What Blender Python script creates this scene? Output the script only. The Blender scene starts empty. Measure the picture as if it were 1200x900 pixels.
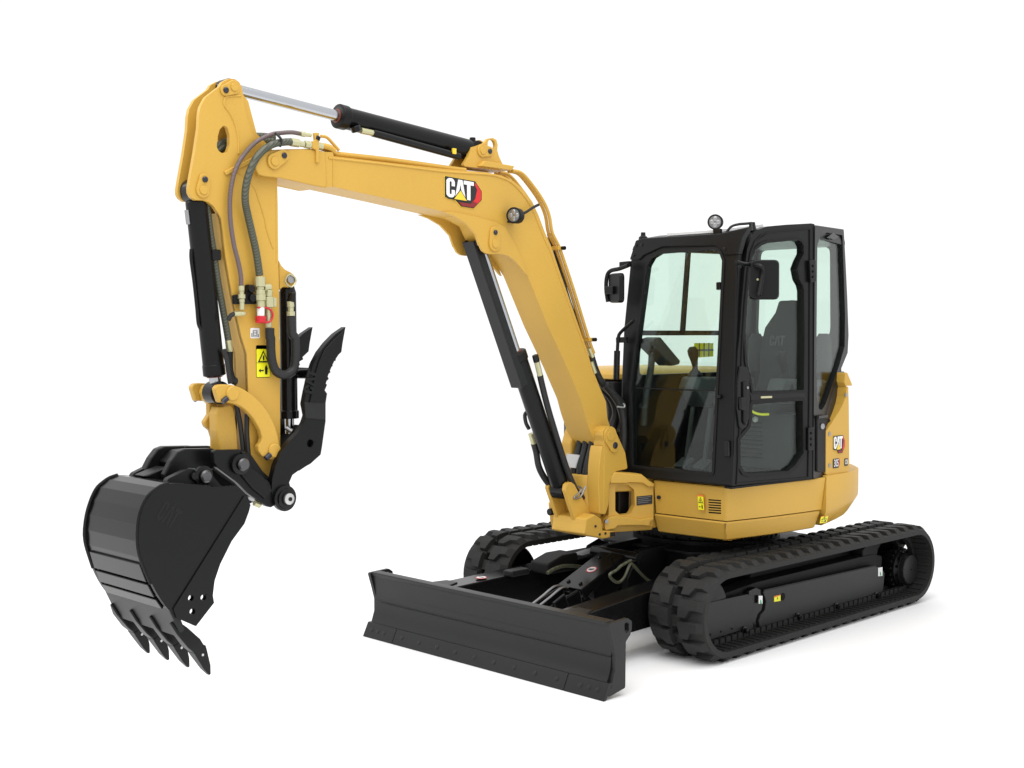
import bpy, bmesh, math, random
from mathutils import Vector, Matrix
random.seed(5)
scene = bpy.context.scene
col = scene.collection
PI = math.pi
R = math.radians

# ---------------------------------------------------------------- camera, world, lamps, exposure
cam_d = bpy.data.cameras.new('camera')
cam = bpy.data.objects.new('camera', cam_d)
col.objects.link(cam)
scene.camera = cam
cam_d.sensor_width = 36.0
cam_d.lens = 44.67
cam_d.clip_end = 300
fwd = Vector((-0.70422, -0.70884, -0.04026)).normalized()
right = Vector((-0.70942, 0.70479, 0)).normalized()
up = right.cross(fwd).normalized()
cam.matrix_world = Matrix(((right.x, up.x, -fwd.x, 7.061), (right.y, up.y, -fwd.y, 5.217), (right.z, up.z, -fwd.z, 1.885), (0, 0, 0, 1)))

world = bpy.data.worlds.new('World')
scene.world = world
world.use_nodes = True
wb = world.node_tree.nodes['Background']
wb.inputs[0].default_value = (1, 1, 1, 1)
wb.inputs[1].default_value = 1.09

def area(name, loc, target, size, power, sy=None):
    d = bpy.data.lights.new(name, 'AREA')
    d.shape = 'RECTANGLE'
    d.size = size
    d.size_y = sy or size
    d.energy = power
    o = bpy.data.objects.new(name, d)
    col.objects.link(o)
    o.location = loc
    o.rotation_euler = (Vector(target) - Vector(loc)).to_track_quat('-Z', 'Y').to_euler()
    return o
area('softbox_key', (4.0, 1.5, 7.5), (1.6, 0, 0.5), 7.0, 430)
area('added_side_lamp', (7.0, -4.4, 5.6), (4.0, 0, 1.0), 3.0, 60, 1.2)  # lamp added for banded highlights on the bucket shell and cylinders

scene.view_settings.view_transform = 'Standard'
scene.view_settings.look = 'None'
scene.view_settings.exposure = 0.0
scene.view_settings.gamma = 1.0
scene.render.resolution_x = 1024
scene.render.resolution_y = 768

# ---------------------------------------------------------------- materials
MAT = {}
def mat(name, colr, rough=.5, metal=0.0, spec=.5, noise=0.0, nscale=400.0, bump=0.0, bscale=300.0, coat=0.0, wear=0.0):
    m = bpy.data.materials.new(name)
    m.use_nodes = True
    nt = m.node_tree
    b = nt.nodes['Principled BSDF']
    b.inputs['Base Color'].default_value = (*colr, 1)
    b.inputs['Roughness'].default_value = rough
    b.inputs['Metallic'].default_value = metal
    b.inputs['Specular IOR Level'].default_value = spec
    if coat:
        b.inputs['Coat Weight'].default_value = coat
        b.inputs['Coat Roughness'].default_value = .15
    tc = nt.nodes.new('ShaderNodeTexCoord')
    if noise:
        n = nt.nodes.new('ShaderNodeTexNoise')
        n.inputs['Scale'].default_value = nscale
        n.inputs['Detail'].default_value = 3
        nt.links.new(tc.outputs['Object'], n.inputs['Vector'])
        n2 = nt.nodes.new('ShaderNodeTexNoise')
        n2.inputs['Scale'].default_value = 2.3
        n2.inputs['Detail'].default_value = 4
        nt.links.new(tc.outputs['Object'], n2.inputs['Vector'])
        ad = nt.nodes.new('ShaderNodeMath'); ad.operation = 'ADD'
        nt.links.new(n.outputs['Fac'], ad.inputs[0]); nt.links.new(n2.outputs['Fac'], ad.inputs[1])
        mr = nt.nodes.new('ShaderNodeMapRange')
        mr.inputs['From Min'].default_value = .6; mr.inputs['From Max'].default_value = 1.4
        mr.inputs['To Min'].default_value = 1 - noise; mr.inputs['To Max'].default_value = 1 + noise
        nt.links.new(ad.outputs[0], mr.inputs['Value'])
        mx = nt.nodes.new('ShaderNodeVectorMath'); mx.operation = 'SCALE'
        mx.inputs[0].default_value = colr
        nt.links.new(mr.outputs[0], mx.inputs['Scale'])
        nt.links.new(mx.outputs[0], b.inputs['Base Color'])
        rr = nt.nodes.new('ShaderNodeMapRange')
        rr.inputs['To Min'].default_value = rough - .07; rr.inputs['To Max'].default_value = rough + .07
        nt.links.new(n2.outputs['Fac'], rr.inputs['Value'])
        nt.links.new(rr.outputs[0], b.inputs['Roughness'])
    if bump:
        n = nt.nodes.new('ShaderNodeTexNoise')
        n.inputs['Scale'].default_value = bscale
        n.inputs['Detail'].default_value = 2
        nt.links.new(tc.outputs['Object'], n.inputs['Vector'])
        bp = nt.nodes.new('ShaderNodeBump')
        bp.inputs['Strength'].default_value = bump
        bp.inputs['Distance'].default_value = .002
        nt.links.new(n.outputs['Fac'], bp.inputs['Height'])
        nt.links.new(bp.outputs[0], b.inputs['Normal'])
    MAT[name] = m
    return m
YEL = (.572, .340, .056)
mat('yellow_paint', YEL, .42, noise=.07, nscale=160, bump=.12, bscale=220, spec=.34)
mat('black_paint', (.0052, .0054, .0057), .34, noise=.15, nscale=150, bump=.1, bscale=260, spec=.22)
mat('black_gloss', (.005, .005, .0055), .20, noise=.1, nscale=120, spec=.27)
mat('black_matte', (.008, .008, .008), .6, spec=.22)
mat('deep_black', (.004, .004, .004), .7, spec=.15)
mat('charcoal_paint', (.0135, .0137, .0145), .4, noise=.12, nscale=180, bump=.12, bscale=260, spec=.28)
mat('rubber', (.0205, .0205, .0200), .62, noise=.2, nscale=90, bump=.25, bscale=200, spec=.2)
mat('chrome', (.47, .485, .51), .16, metal=1.0)
mat('steel', (.36, .36, .37), .42, metal=1.0)
mat('gunmetal', (.11, .11, .115), .38, metal=.8)
mat('bright_steel', (.55, .55, .545), .38, metal=.7)
mat('zinc', (.52, .50, .30), .35, metal=.55)
mat('lens', (.34, .34, .34), .15, metal=.7)
mat('lens_dark', (.18, .18, .18), .2, metal=.5)
mat('seat_fabric', (.022, .024, .024), .9, noise=.15, nscale=200)
mat('interior_grey', (.055, .060, .062), .6)
mat('seat_ink', (.07, .075, .075), .6)
mat('console_grey', (.045, .050, .052), .55)
mat('interior_dark', (.02, .021, .022), .6)
mat('white_ink', (.8, .8, .8), .4)
mat('black_ink', (.008, .008, .008), .4)
mat('red_ink', (.6, .012, .015), .35)
mat('dark_red_ink', (.22, .006, .008), .35)
mat('yellow_ink', (.85, .58, .03), .4)
mat('warning_yellow', (.84, .80, .01), .4)
mat('orange_ink', (.75, .2, .02), .4)
mat('green_ink', (.05, .35, .12), .4)
mat('grey_ink', (.16, .17, .17), .5)
mat('red_plastic', (.55, .01, .02), .35)
mat('floor_white', (.935, .935, .935), .6, spec=.2)
mat('bolt_blue', (.012, .015, .03), .35)
mat('orange_seal', (.16, .035, .015), .5)
mat('hose_black', (.014, .014, .014), .5, spec=.4)
def hose_mat(name, c1, c2, scale):
    m = mat(name, c1, .5)
    nt = m.node_tree; b = nt.nodes['Principled BSDF']
    tc = nt.nodes.new('ShaderNodeTexCoord')
    w = nt.nodes.new('ShaderNodeTexWave'); w.wave_type = 'BANDS'; w.bands_direction = 'DIAGONAL'
    w.inputs['Scale'].default_value = scale
    nt.links.new(tc.outputs['Object'], w.inputs['Vector'])
    cr = nt.nodes.new('ShaderNodeMix'); cr.data_type = 'RGBA'
    cr.inputs[6].default_value = (*c1, 1); cr.inputs[7].default_value = (*c2, 1)
    nt.links.new(w.outputs['Fac'], cr.inputs[0])
    nt.links.new(cr.outputs[2], b.inputs['Base Color'])
hose_mat('hose_green', (.035, .042, .026), (.095, .10, .07), 38)
hose_mat('hose_purple', (.10, .085, .06), (.16, .10, .13), 50)
hose_mat('hose_olive', (.055, .058, .032), (.10, .105, .065), 20)
mat('skylight_glass', (.9, .92, .92), .08, metal=.9)
def glass_mat(name, tint, refl=.07):
    m = bpy.data.materials.new(name); m.use_nodes = True
    nt = m.node_tree; nt.nodes.clear()
    out = nt.nodes.new('ShaderNodeOutputMaterial')
    tr = nt.nodes.new('ShaderNodeBsdfTransparent'); tr.inputs[0].default_value = (*tint, 1)
    gl = nt.nodes.new('ShaderNodeBsdfGlossy'); gl.inputs['Roughness'].default_value = .02
    lw = nt.nodes.new('ShaderNodeLayerWeight'); lw.inputs['Blend'].default_value = .5
    pw = nt.nodes.new('ShaderNodeMath'); pw.operation = 'POWER'; pw.inputs[1].default_value = 5.0
    nt.links.new(lw.outputs['Facing'], pw.inputs[0])
    fr = nt.nodes.new('ShaderNodeMath'); fr.operation = 'MULTIPLY_ADD'; fr.inputs[1].default_value = .5; fr.inputs[2].default_value = refl*.5
    nt.links.new(pw.outputs[0], fr.inputs[0])
    mx = nt.nodes.new('ShaderNodeMixShader')
    nt.links.new(fr.outputs[0], mx.inputs[0]); nt.links.new(tr.outputs[0], mx.inputs[1]); nt.links.new(gl.outputs[0], mx.inputs[2])
    nt.links.new(mx.outputs[0], out.inputs[0])
    MAT[name] = m
glass_mat('green_glass', (.895, .955, .925))

# ---------------------------------------------------------------- mesh helpers
def fill(loops):                                  # triangulate an outline with holes by bridging and ear clipping
    pts = [tuple(p) for l in loops for p in l]; idx = []; k = 0
    for l in loops:
        r = list(range(k, k+len(l))); k += len(l)
        ar = sum(pts[r[i-1]][0]*pts[r[i]][1]-pts[r[i]][0]*pts[r[i-1]][1] for i in range(len(r)))
        if (ar > 0) != (not idx): r.reverse()       # outer counter-clockwise, holes clockwise
        idx.append(r)
    orient = lambda a, b, c: (b[0]-a[0])*(c[1]-a[1]) - (b[1]-a[1])*(c[0]-a[0])
    def cross(a, b, c, d):
        return orient(a, b, c)*orient(a, b, d) < 0 and orient(c, d, a)*orient(c, d, b) < 0
    ring = idx[0]
    for h in sorted(idx[1:], key=lambda h: -max(pts[i][0] for i in h)):
        segs = [(pts[r[i-1]], pts[r[i]]) for r in [ring] + idx[1:] for i in range(len(r))]
        pairs = sorted((((pts[o][0]-pts[q][0])**2 + (pts[o][1]-pts[q][1])**2, oi, qi) for oi, o in enumerate(ring) for qi, q in enumerate(h)))
        for d, oi, qi in pairs:
            A, B = pts[ring[oi]], pts[h[qi]]
            if not any(cross(A, B, c, e) for c, e in segs): break
        ring = ring[:oi+1] + h[qi:] + h[:qi+1] + ring[oi:]
    tris = []; guard = 0
    while len(ring) > 3 and guard < 4000:
        guard += 1; best = None
        for i in range(len(ring)):
            a, b, c = ring[i-1], ring[i], ring[(i+1) % len(ring)]
            A, B, C = pts[a], pts[b], pts[c]; o = orient(A, B, C)
            if o <= 1e-12: continue
            bad = False
            for q in ring:
                Q = pts[q]
                if Q == A or Q == B or Q == C: continue
                if orient(A, B, Q) >= 0 and orient(B, C, Q) >= 0 and orient(C, A, Q) >= 0: bad = True; break
            if not bad:
                L = (A[0]-C[0])**2 + (A[1]-C[1])**2
                if best is None or L < best[0]: best = (L, i, (a, b, c))
        if best is None:
            i = min(range(len(ring)), key=lambda i: abs(orient(pts[ring[i-1]], pts[ring[i]], pts[ring[(i+1) % len(ring)]])))
            ring.pop(i); continue
        tris.append(best[2]); ring.pop(best[1])
    tris.append(tuple(ring)); return tris
class MB:
    def __init__(s):
        s.v = []; s.f = []; s.m = []; s.mats = []
    def mi(s, m):
        if m not in s.mats: s.mats.append(m)
        return s.mats.index(m)
    def add(s, vs, fs, m):
        k = len(s.v); i = s.mi(m)
        s.v += [tuple(p) for p in vs]
        for f in fs:
            s.f.append(tuple(k + q for q in f)); s.m.append(i)
        return s
    def solid(s, rings, m, cap=True):           # rings: lists of equal length of 3-d points
        n = len(rings[0]); vs = [p for r in rings for p in r]; fs = []
        for k in range(len(rings) - 1):
            for i in range(n):
                j = (i + 1) % n
                fs.append((k*n+i, k*n+j, (k+1)*n+j, (k+1)*n+i))
        if cap:
            fs.append(tuple(range(n))[::-1]); fs.append(tuple(range((len(rings)-1)*n, len(rings)*n)))
        return s.add(vs, fs, m)
    def prism(s, poly, fn, t0, t1, m, holes=()):
        if not holes:
            return s.solid([[fn(a, b, t0) for a, b in poly], [fn(a, b, t1) for a, b in poly]], m)
        loops = [poly] + list(holes)
        tri = fill(loops)
        flat = [p for l in loops for p in l]; n = len(flat)
        vs = [fn(a, b, t0) for a, b in flat] + [fn(a, b, t1) for a, b in flat]
        fs = [tuple(t) for t in tri] + [tuple(q + n for q in t[::-1]) for t in tri]
        k = 0
        for l in loops:
            c = len(l)
            for i in range(c):
                j = (i + 1) % c
                fs.append((k+i, k+j, n+k+j, n+k+i))
            k += c
        return s.add(vs, fs, m)
    def side(s, poly, y0, y1, m, holes=()):      # profile in x, z extruded along y
        return s.prism(poly, lambda a, b, t: (a, t, b), y0, y1, m, holes)
    def front(s, poly, x0, x1, m, holes=()):     # profile in y, z extruded along x
        return s.prism(poly, lambda a, b, t: (t, a, b), x0, x1, m, holes)
    def plan(s, poly, z0, z1, m, holes=()):
        return s.prism(poly, lambda a, b, t: (a, b, t), z0, z1, m, holes)
    def box(s, x0, x1, y0, y1, z0, z1, m):
        return s.plan([(x0, y0), (x1, y0), (x1, y1), (x0, y1)], z0, z1, m)
    def cyl(s, p0, p1, r0, m, r1=None, seg=24):
        p0 = Vector(p0); p1 = Vector(p1); r1 = r0 if r1 is None else r1
        d = (p1 - p0).normalized(); a = d.orthogonal().normalized(); b = d.cross(a)
        rg = lambda p, r: [p + (a*math.cos(2*PI*i/seg) + b*math.sin(2*PI*i/seg))*r for i in range(seg)]
        return s.solid([rg(p0, r0), rg(p1, r1)], m)
    def lathe(s, p0, axis, prof, m, seg=28):      # prof: (distance along axis, radius)
        p0 = Vector(p0); d = Vector(axis).normalized(); a = d.orthogonal().normalized(); b = d.cross(a)
        return s.solid([[p0 + d*h + (a*math.cos(2*PI*i/seg) + b*math.sin(2*PI*i/seg))*r for i in range(seg)] for h, r in prof], m)
    def tube(s, path, r, m, seg=10, smooth=True, n=6):
        pts = [Vector(p) for p in path]
        if smooth and len(pts) > 2: pts = catmull(pts, n)
        rings = []; t = (pts[1]-pts[0]).normalized(); a = t.orthogonal().normalized()
        for i, p in enumerate(pts):
            t = ((pts[min(i+1, len(pts)-1)] - pts[max(i-1, 0)])).normalized()
            a = (a - t*a.dot(t)).normalized(); b = t.cross(a)
            rings.append([p + (a*math.cos(2*PI*k/seg) + b*math.sin(2*PI*k/seg))*r for k in range(seg)])
        return s.solid(rings, m)
    def bar(s, p0, p1, w, h, m, upv=(0, 0, 1)):    # box along p0-p1, w across, h along up
        p0 = Vector(p0); p1 = Vector(p1); d = (p1-p0).normalized(); u = Vector(upv); u = (u - d*u.dot(d)).normalized(); c = d.cross(u)
        rg = lambda p: [p + c*w/2*i + u*h/2*j for i, j in ((-1, -1), (1, -1), (1, 1), (-1, 1))]
        return s.solid([rg(p0), rg(p1)], m)
    def build(s, name, parent=None, bevel=0.0, seg=2, smooth=38, label=None, kind=None, bang=32):
        me = bpy.data.meshes.new(name)
        me.from_pydata(s.v, [], s.f)
        for k in s.mats: me.materials.append(MAT[k])
        me.polygons.foreach_set('material_index', s.m)
        bm = bmesh.new(); bm.from_mesh(me)
        bmesh.ops.recalc_face_normals(bm, faces=bm.faces)
        bm.to_mesh(me); bm.free()
        me.polygons.foreach_set('use_smooth', [True]*len(me.polygons))
        me.set_sharp_from_angle(angle=R(smooth))
        me.update()
        o = bpy.data.objects.new(name, me); col.objects.link(o)
        if parent: o.parent = parent
        if bevel:
            bv = o.modifiers.new('bevel', 'BEVEL'); bv.width = bevel; bv.segments = seg
            bv.limit_method = 'ANGLE'; bv.angle_limit = R(bang); bv.harden_normals = True; bv.use_clamp_overlap = True
        if label: o['label'] = label
        if kind: o['kind'] = kind
        return o
def catmull(pts, n=6):
    out = []
    for i in range(len(pts)-1):
        p0 = pts[max(i-1, 0)]; p1 = pts[i]; p2 = pts[i+1]; p3 = pts[min(i+2, len(pts)-1)]
        for k in range(n):
            t = k/n
            out.append(.5*((2*p1) + (p2-p0)*t + (2*p0-5*p1+4*p2-p3)*t*t + (3*p1-p0-3*p2+p3)*t**3))
    out.append(pts[-1]); return out
def curve2(pts, n=4):
    return [(p.x, p.y) for p in catmull([Vector((a, b)) for a, b in pts], n)]
def rc(poly, r, n=4):                              # round the corners of a 2-d polygon
    out = []; N = len(poly)
    for i in range(N):
        p = Vector(poly[i]); a = Vector(poly[i-1]) - p; b = Vector(poly[(i+1) % N]) - p
        rr = r[i] if isinstance(r, (list, tuple)) else r
        ang = a.angle(b, PI)
        if rr <= 0 or ang > R(172): out.append(tuple(p)); continue
        k = min(rr/math.tan(ang/2), a.length*.48, b.length*.48)
        p0 = p + a.normalized()*k; p1 = p + b.normalized()*k
        for j in range(n+1):
            t = j/n; out.append(tuple(p0*(1-t)**2 + p*2*t*(1-t) + p1*t*t))
    return out
def inset(poly, d):                                # shrink a simple 2-d polygon by d
    N = len(poly); ar = sum(poly[i-1][0]*poly[i][1]-poly[i][0]*poly[i-1][1] for i in range(N)); sg = 1 if ar > 0 else -1
    out = []
    for i in range(N):
        p = Vector(poly[i]); e0 = (p - Vector(poly[i-1])); e1 = (Vector(poly[(i+1) % N]) - p)
        n0 = Vector((-e0.y, e0.x)).normalized()*sg; n1 = Vector((-e1.y, e1.x)).normalized()*sg
        m = n0 + n1; L = m.length
        if L < 1e-6: m = n0
        else: m = m/L; m = m/max(.35, m.dot(n0))
        q = p + m*d; out.append((q.x, q.y))
    return out
def circ(c, r, n=16):
    return [(c[0]+r*math.cos(2*PI*i/n), c[1]+r*math.sin(2*PI*i/n)) for i in range(n)]
def frame_fn(o, u, v):                             # local (a, b, out) -> world; out = normal on the viewer's side
    o = Vector(o); u = Vector(u).normalized(); v = Vector(v).normalized(); w = u.cross(v)
    return lambda a, b, t: tuple(o + u*a + v*b + w*t)
def empty(name, parent=None, label=None):
    o = bpy.data.objects.new(name, None); col.objects.link(o); o.empty_display_size = .2
    if parent: o.parent = parent
    if label: o['label'] = label
    return o
def copy_to(src, parent, mw=None, name=None):
    c = src.copy(); col.objects.link(c); c.parent = parent
    if mw is not None: c.matrix_local = mw
    return c
def text_mesh(name, body, fn, size, m, parent, t=.002, bold=.0, align='CENTER', shear=0.0, xs=1.0):
    cu = bpy.data.curves.new(name, 'FONT'); cu.body = body; cu.size = size; cu.align_x = align; cu.align_y = 'CENTER'; cu.offset = bold; cu.shear = shear
    cu.resolution_u = 3
    ob = bpy.data.objects.new(name, cu); col.objects.link(ob)
    dg = bpy.context.evaluated_depsgraph_get(); me = bpy.data.meshes.new_from_object(ob.evaluated_get(dg))
    bpy.data.objects.remove(ob)
    for v in me.vertices: v.co = fn(v.co.x*xs, v.co.y, t)
    me.materials.clear(); me.materials.append(MAT[m]); me.name = name
    o = bpy.data.objects.new(name, me); col.objects.link(o); o.parent = parent
    return o
C_ = [(.30,.60),(.30,.84),(.25,.96),(.20,1),(.10,1),(.05,.96),(0,.86),(0,.14),(.05,.04),(.10,0),(.20,0),(.25,.04),(.30,.16),(.30,.40),(.19,.40),(.19,.2),(.17,.16),(.13,.16),(.11,.2),(.11,.8),(.13,.84),(.17,.84),(.19,.8),(.19,.60)]
A_ = [(.31,0),(.43,1),(.58,1),(.70,0),(.59,0),(.505,.80),(.42,0)]
T_ = [(.63,1),(1.0,1),(1.0,.80),(.875,.80),(.875,0),(.755,0),(.755,.80),(.63,.80)]
def cat_decal(name, parent, fn, w, h, badge=True, colr=None):
    S = lambda p: [(a*w, b*h) for a, b in p]
    m = MB()
    if badge:
        m.prism(rc(S([(-.07,-.04),(-.07,1.09),(1.08,1.09),(1.34,.62),(1.34,.12),(1.02,-.42),(.52,-.42),(.30,-.1),(.1,-.13)]), .06*h), fn, .0, .0015, 'yellow_ink')
        m.prism(rc(S([(-.05,-.02),(-.05,1.07),(1.07,1.07),(1.32,.60),(1.32,.13),(1.01,-.40),(.54,-.40),(.32,-.08),(.1,-.11)]), .06*h), fn, .0005, .003, 'black_ink')
        m.prism(S([(1.07,1.0),(1.29,.58),(1.29,.14),(1.0,-.36),(.56,-.36),(.44,-.18),(.90,-.18),(1.06,.12),(1.13,.62),(1.05,.86)]), fn, .001, .0045, 'red_ink')
        m.prism(S([(.44,-.18),(.56,-.36),(1.0,-.36),(1.14,-.1),(1.0,-.02),(.90,-.18)]), fn, .001, .0052, 'dark_red_ink')
        for p in (C_, A_, T_): m.prism(S(p), fn, .001, .006, 'white_ink')
        m.prism(S([(.22,-.10),(.5,.50),(.78,-.10)]), fn, .0015, .0070, 'black_ink')
        m.prism(S([(.27,-.06),(.5,.43),(.73,-.06)]), fn, .0015, .0080, 'yellow_ink')
    else:
        for p in (C_, A_, T_): m.prism(S(p), fn, -.001, .0009, colr)
    return m.build(name, parent)
def pin_boss(parent, c, b, y, m='yellow_paint', r=.032, h=.014, rb=.014):   # retainer plate with pin end and bolt on a side face
    mb = MB(); s = 1 if y > 0 else -1
    c = Vector(c); b = Vector(b); d = b - c; L = d.length; e = d/L; q = Vector((-e.y, e.x))
    poly = []
    for i in range(13):
        a = PI/2 + PI*i/12; poly.append(tuple(c + e*r*1.25*math.cos(a) + q*r*1.25*math.sin(a)))
    for i in range(13):
        a = -PI/2 + PI*i/12; poly.append(tuple(b + e*r*math.cos(a) + q*r*math.sin(a)))
    mb.side(poly, y, y + s*h, m)
    o = mb.build('pin_plate', parent, bevel=.003)
    MB().cyl((c.x, y, c.y), (c.x, y + s*(h+.006), c.y), r*.72, m).build('pin', parent, bevel=.002)
    MB().lathe((b.x, y, b.y), (0, s, 0), [(0, rb), (h+.006, rb), (h+.010, rb*.7)], 'bolt_blue', 12).build('bolt', parent)
    return o

# ---------------------------------------------------------------- setting
fl = MB().plan([(-60, -60), (60, -60), (60, 60), (-60, 60)], -.05, 0, 'floor_white').build('floor'); fl['kind'] = 'structure'

ex = empty('excavator')
ex['label'] = 'yellow and black mini excavator with enclosed cab, rubber tracks and dozer blade'
ex['category'] = 'excavator'

# ---------------------------------------------------------------- tracks
TA = 1.11; TZ = .275; RB = .250; RI = .211; PITCH_N = 50
TLEN = 4*TA + 2*PI*RB; PITCH = TLEN/PITCH_N
def belt(s):                                       # distance along the belt -> x, z, heading, curved?
    s %= TLEN; L = 2*TA; A = PI*RB
    if s < L: return TA - s, TZ + RB, PI, False     # top, running rearward
    s -= L
    if s < A:
        a = s/RB; return -TA - RB*math.sin(a), TZ + RB*math.cos(a), PI + a, True
    s -= A
    if s < L: return -TA + s, TZ - RB, 2*PI, False
    s -= L
    a = s/RB; return TA + RB*math.sin(a), TZ - RB*math.cos(a), 2*PI + a, True
def stadium(r, n=20):
    p = []
    for i in range(n+1):
        a = PI/2 + PI*i/n; p.append((-TA + r*math.cos(a), TZ + r*math.sin(a)))
    for i in range(n+1):
        a = -PI/2 + PI*i/n; p.append((TA + r*math.cos(a), TZ + r*math.sin(a)))
    return p
def lug_mesh(curved, flip):
    H = .025
    # plan outline: s along the belt, t across, from the middle gap to the belt edge
    base = [(-.057, .031), (-.057, .090), (-.016, .118), (-.014, .196), (.052, .196), (.053, .108), (.049, .090), (.049, .031)]
    top = [(-.051, .035), (-.051, .087), (-.009, .115), (-.006, .164), (.043, .164), (.046, .108), (.043, .090), (.043, .035)]
    if flip: base = [(-a, b) for a, b in base]; top = [(-a, b) for a, b in top]
    nseg = 3
    ks = [nseg if abs(base[i][0]-base[(i+1) % len(base)][0]) > .05 else 1 for i in range(len(base))]
    def dens(p):
        o = []
        for i in range(len(p)):
            a = p[i]; b = p[(i+1) % len(p)]; k = ks[i]
            for j in range(k): o.append((a[0]+(b[0]-a[0])*j/k, a[1]+(b[1]-a[1])*j/k))
        return o
    base = dens(base); top = dens(top)
    def put(s, t, h):
        if curved: return ((RB+h)*math.sin(s/RB), t, (RB+h)*math.cos(s/RB) - RB)
        return (s, t, h)
    m = MB(); n = len(base)
    vs = [put(a, b, -.004) for a, b in base] + [put(a, b, H) for a, b in top]
    fs = [(i, (i+1) % n, n+(i+1) % n, n+i) for i in range(n)]
    tri = fill([top])
    if curved:   # cap in strips so that it follows the bend
        pass
    fs += [tuple(q + n for q in t) for t in tri]
    m.add(vs, fs, 'rubber')
    me = m.build('tread_lug'); d = me.data; bpy.data.objects.remove(me); d.polygons.foreach_set('use_smooth', [False]*len(d.polygons)); return d
LUGS = {(c, f): lug_mesh(c, f) for c in (0, 1) for f in (0,)}
def make_track(yc, sgn, label):
    tr = MB()
    for y0, y1 in ((.032, .2), (-.2, -.032)):
        o = stadium(RB); oc = stadium(RB-.007); i = stadium(RI)
        n = len(o)
        ed = .012
        lo, hi = yc+y0, yc+y1
        rings = [[(a, lo, b) for a, b in i], [(a, lo, b) for a, b in oc], [(a, lo+ed, b) for a, b in o], [(a, hi-ed, b) for a, b in o], [(a, hi, b) for a, b in oc], [(a, hi, b) for a, b in i]]
        vs = [p for r in rings for p in r]; k = len(rings); fs = []
        for q in range(k):
            for j in range(n):
                jj = (j+1) % n; q2 = (q+1) % k
                fs.append((q*n+j, q*n+jj, q2*n+jj, q2*n+j))
        tr.add(vs, fs, 'rubber')
    t = tr.build('track', ex, label=label)
    # lugs, one object each
    for row in (0, 1):
        for k in range(PITCH_N):
            x, z, h, c = belt((k + .5*row + .22)*PITCH)
            side = 1 if row == 0 else -1
            o = bpy.data.objects.new('tread_lug', LUGS[(int(c), 0)]); col.objects.link(o); o.parent = t
            tx = Vector((math.cos(h), 0, -math.sin(h)))
            if h == PI: tx = Vector((-1, 0, 0)); nz = Vector((0, 0, 1))
            elif h == 2*PI: tx = Vector((1, 0, 0)); nz = Vector((0, 0, -1))
            else:
                cx = -TA if x < 0 else TA
                nz = Vector((x-cx, 0, z-TZ)).normalized(); tx = Vector((-nz.z, 0, nz.x))
            yv = Vector((0, side, 0))
            M = Matrix(((tx.x, yv.x, nz.x, x), (tx.y, yv.y, nz.y, yc), (tx.z, yv.z, nz.z, z), (0, 0, 0, 1)))
            o.matrix_local = M
    # belt core bars in the middle gap, and the drive blocks on the inside
    cb = MB(); db = MB()
    for k in range(PITCH_N*2):
        for (bb, hw, r0, r1, ya, yb, mt) in ((cb, .032 if k % 2 else .0, RI+.004, RB-.006, -.036, .036, 'rubber'), (db, .024, RI-.036, RI+.002, .032, .068, 'rubber'), (db, .024, RI-.036, RI+.002, -.068, -.032, 'rubber'), (db, .010, RI-.008, RI+.002, .075, .175, 'rubber'), (db, .010, RI-.008, RI+.002, -.175, -.075, 'rubber')):
            if not hw: continue
            x, z, h, c = belt(k*PITCH/2)
            if h == PI: tx = Vector((-1, 0, 0)); nz = Vector((0, 0, 1)); base = Vector((x, yc, TZ))
            elif h == 2*PI: tx = Vector((1, 0, 0)); nz = Vector((0, 0, -1)); base = Vector((x, yc, TZ))
            else:
                cx = -TA if x < 0 else TA
                nz = Vector((x-cx, 0, z-TZ)).normalized(); tx = Vector((-nz.z, 0, nz.x)); base = Vector((cx, yc, TZ))
            yv = Vector((0, 1, 0))
            q = lambda a, y, r: base + tx*a + yv*y + nz*r
            f1 = .8 if bb is db else 1
            bb.solid([[q(-hw, ya, r1), q(hw, ya, r1), q(hw, yb, r1), q(-hw, yb, r1)], [q(-hw*f1, ya, r0), q(hw*f1, ya, r0), q(hw*f1, yb, r0), q(-hw*f1, yb, r0)]], mt)
    cb.build('core_bars', t, kind='stuff'); db.build('drive_blocks', t, kind='stuff')
    return t
track_l = make_track(.79, 1, 'rubber crawler track below the cab')
track_r = make_track(-.79, -1, 'rubber crawler track on the far side')

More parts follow.
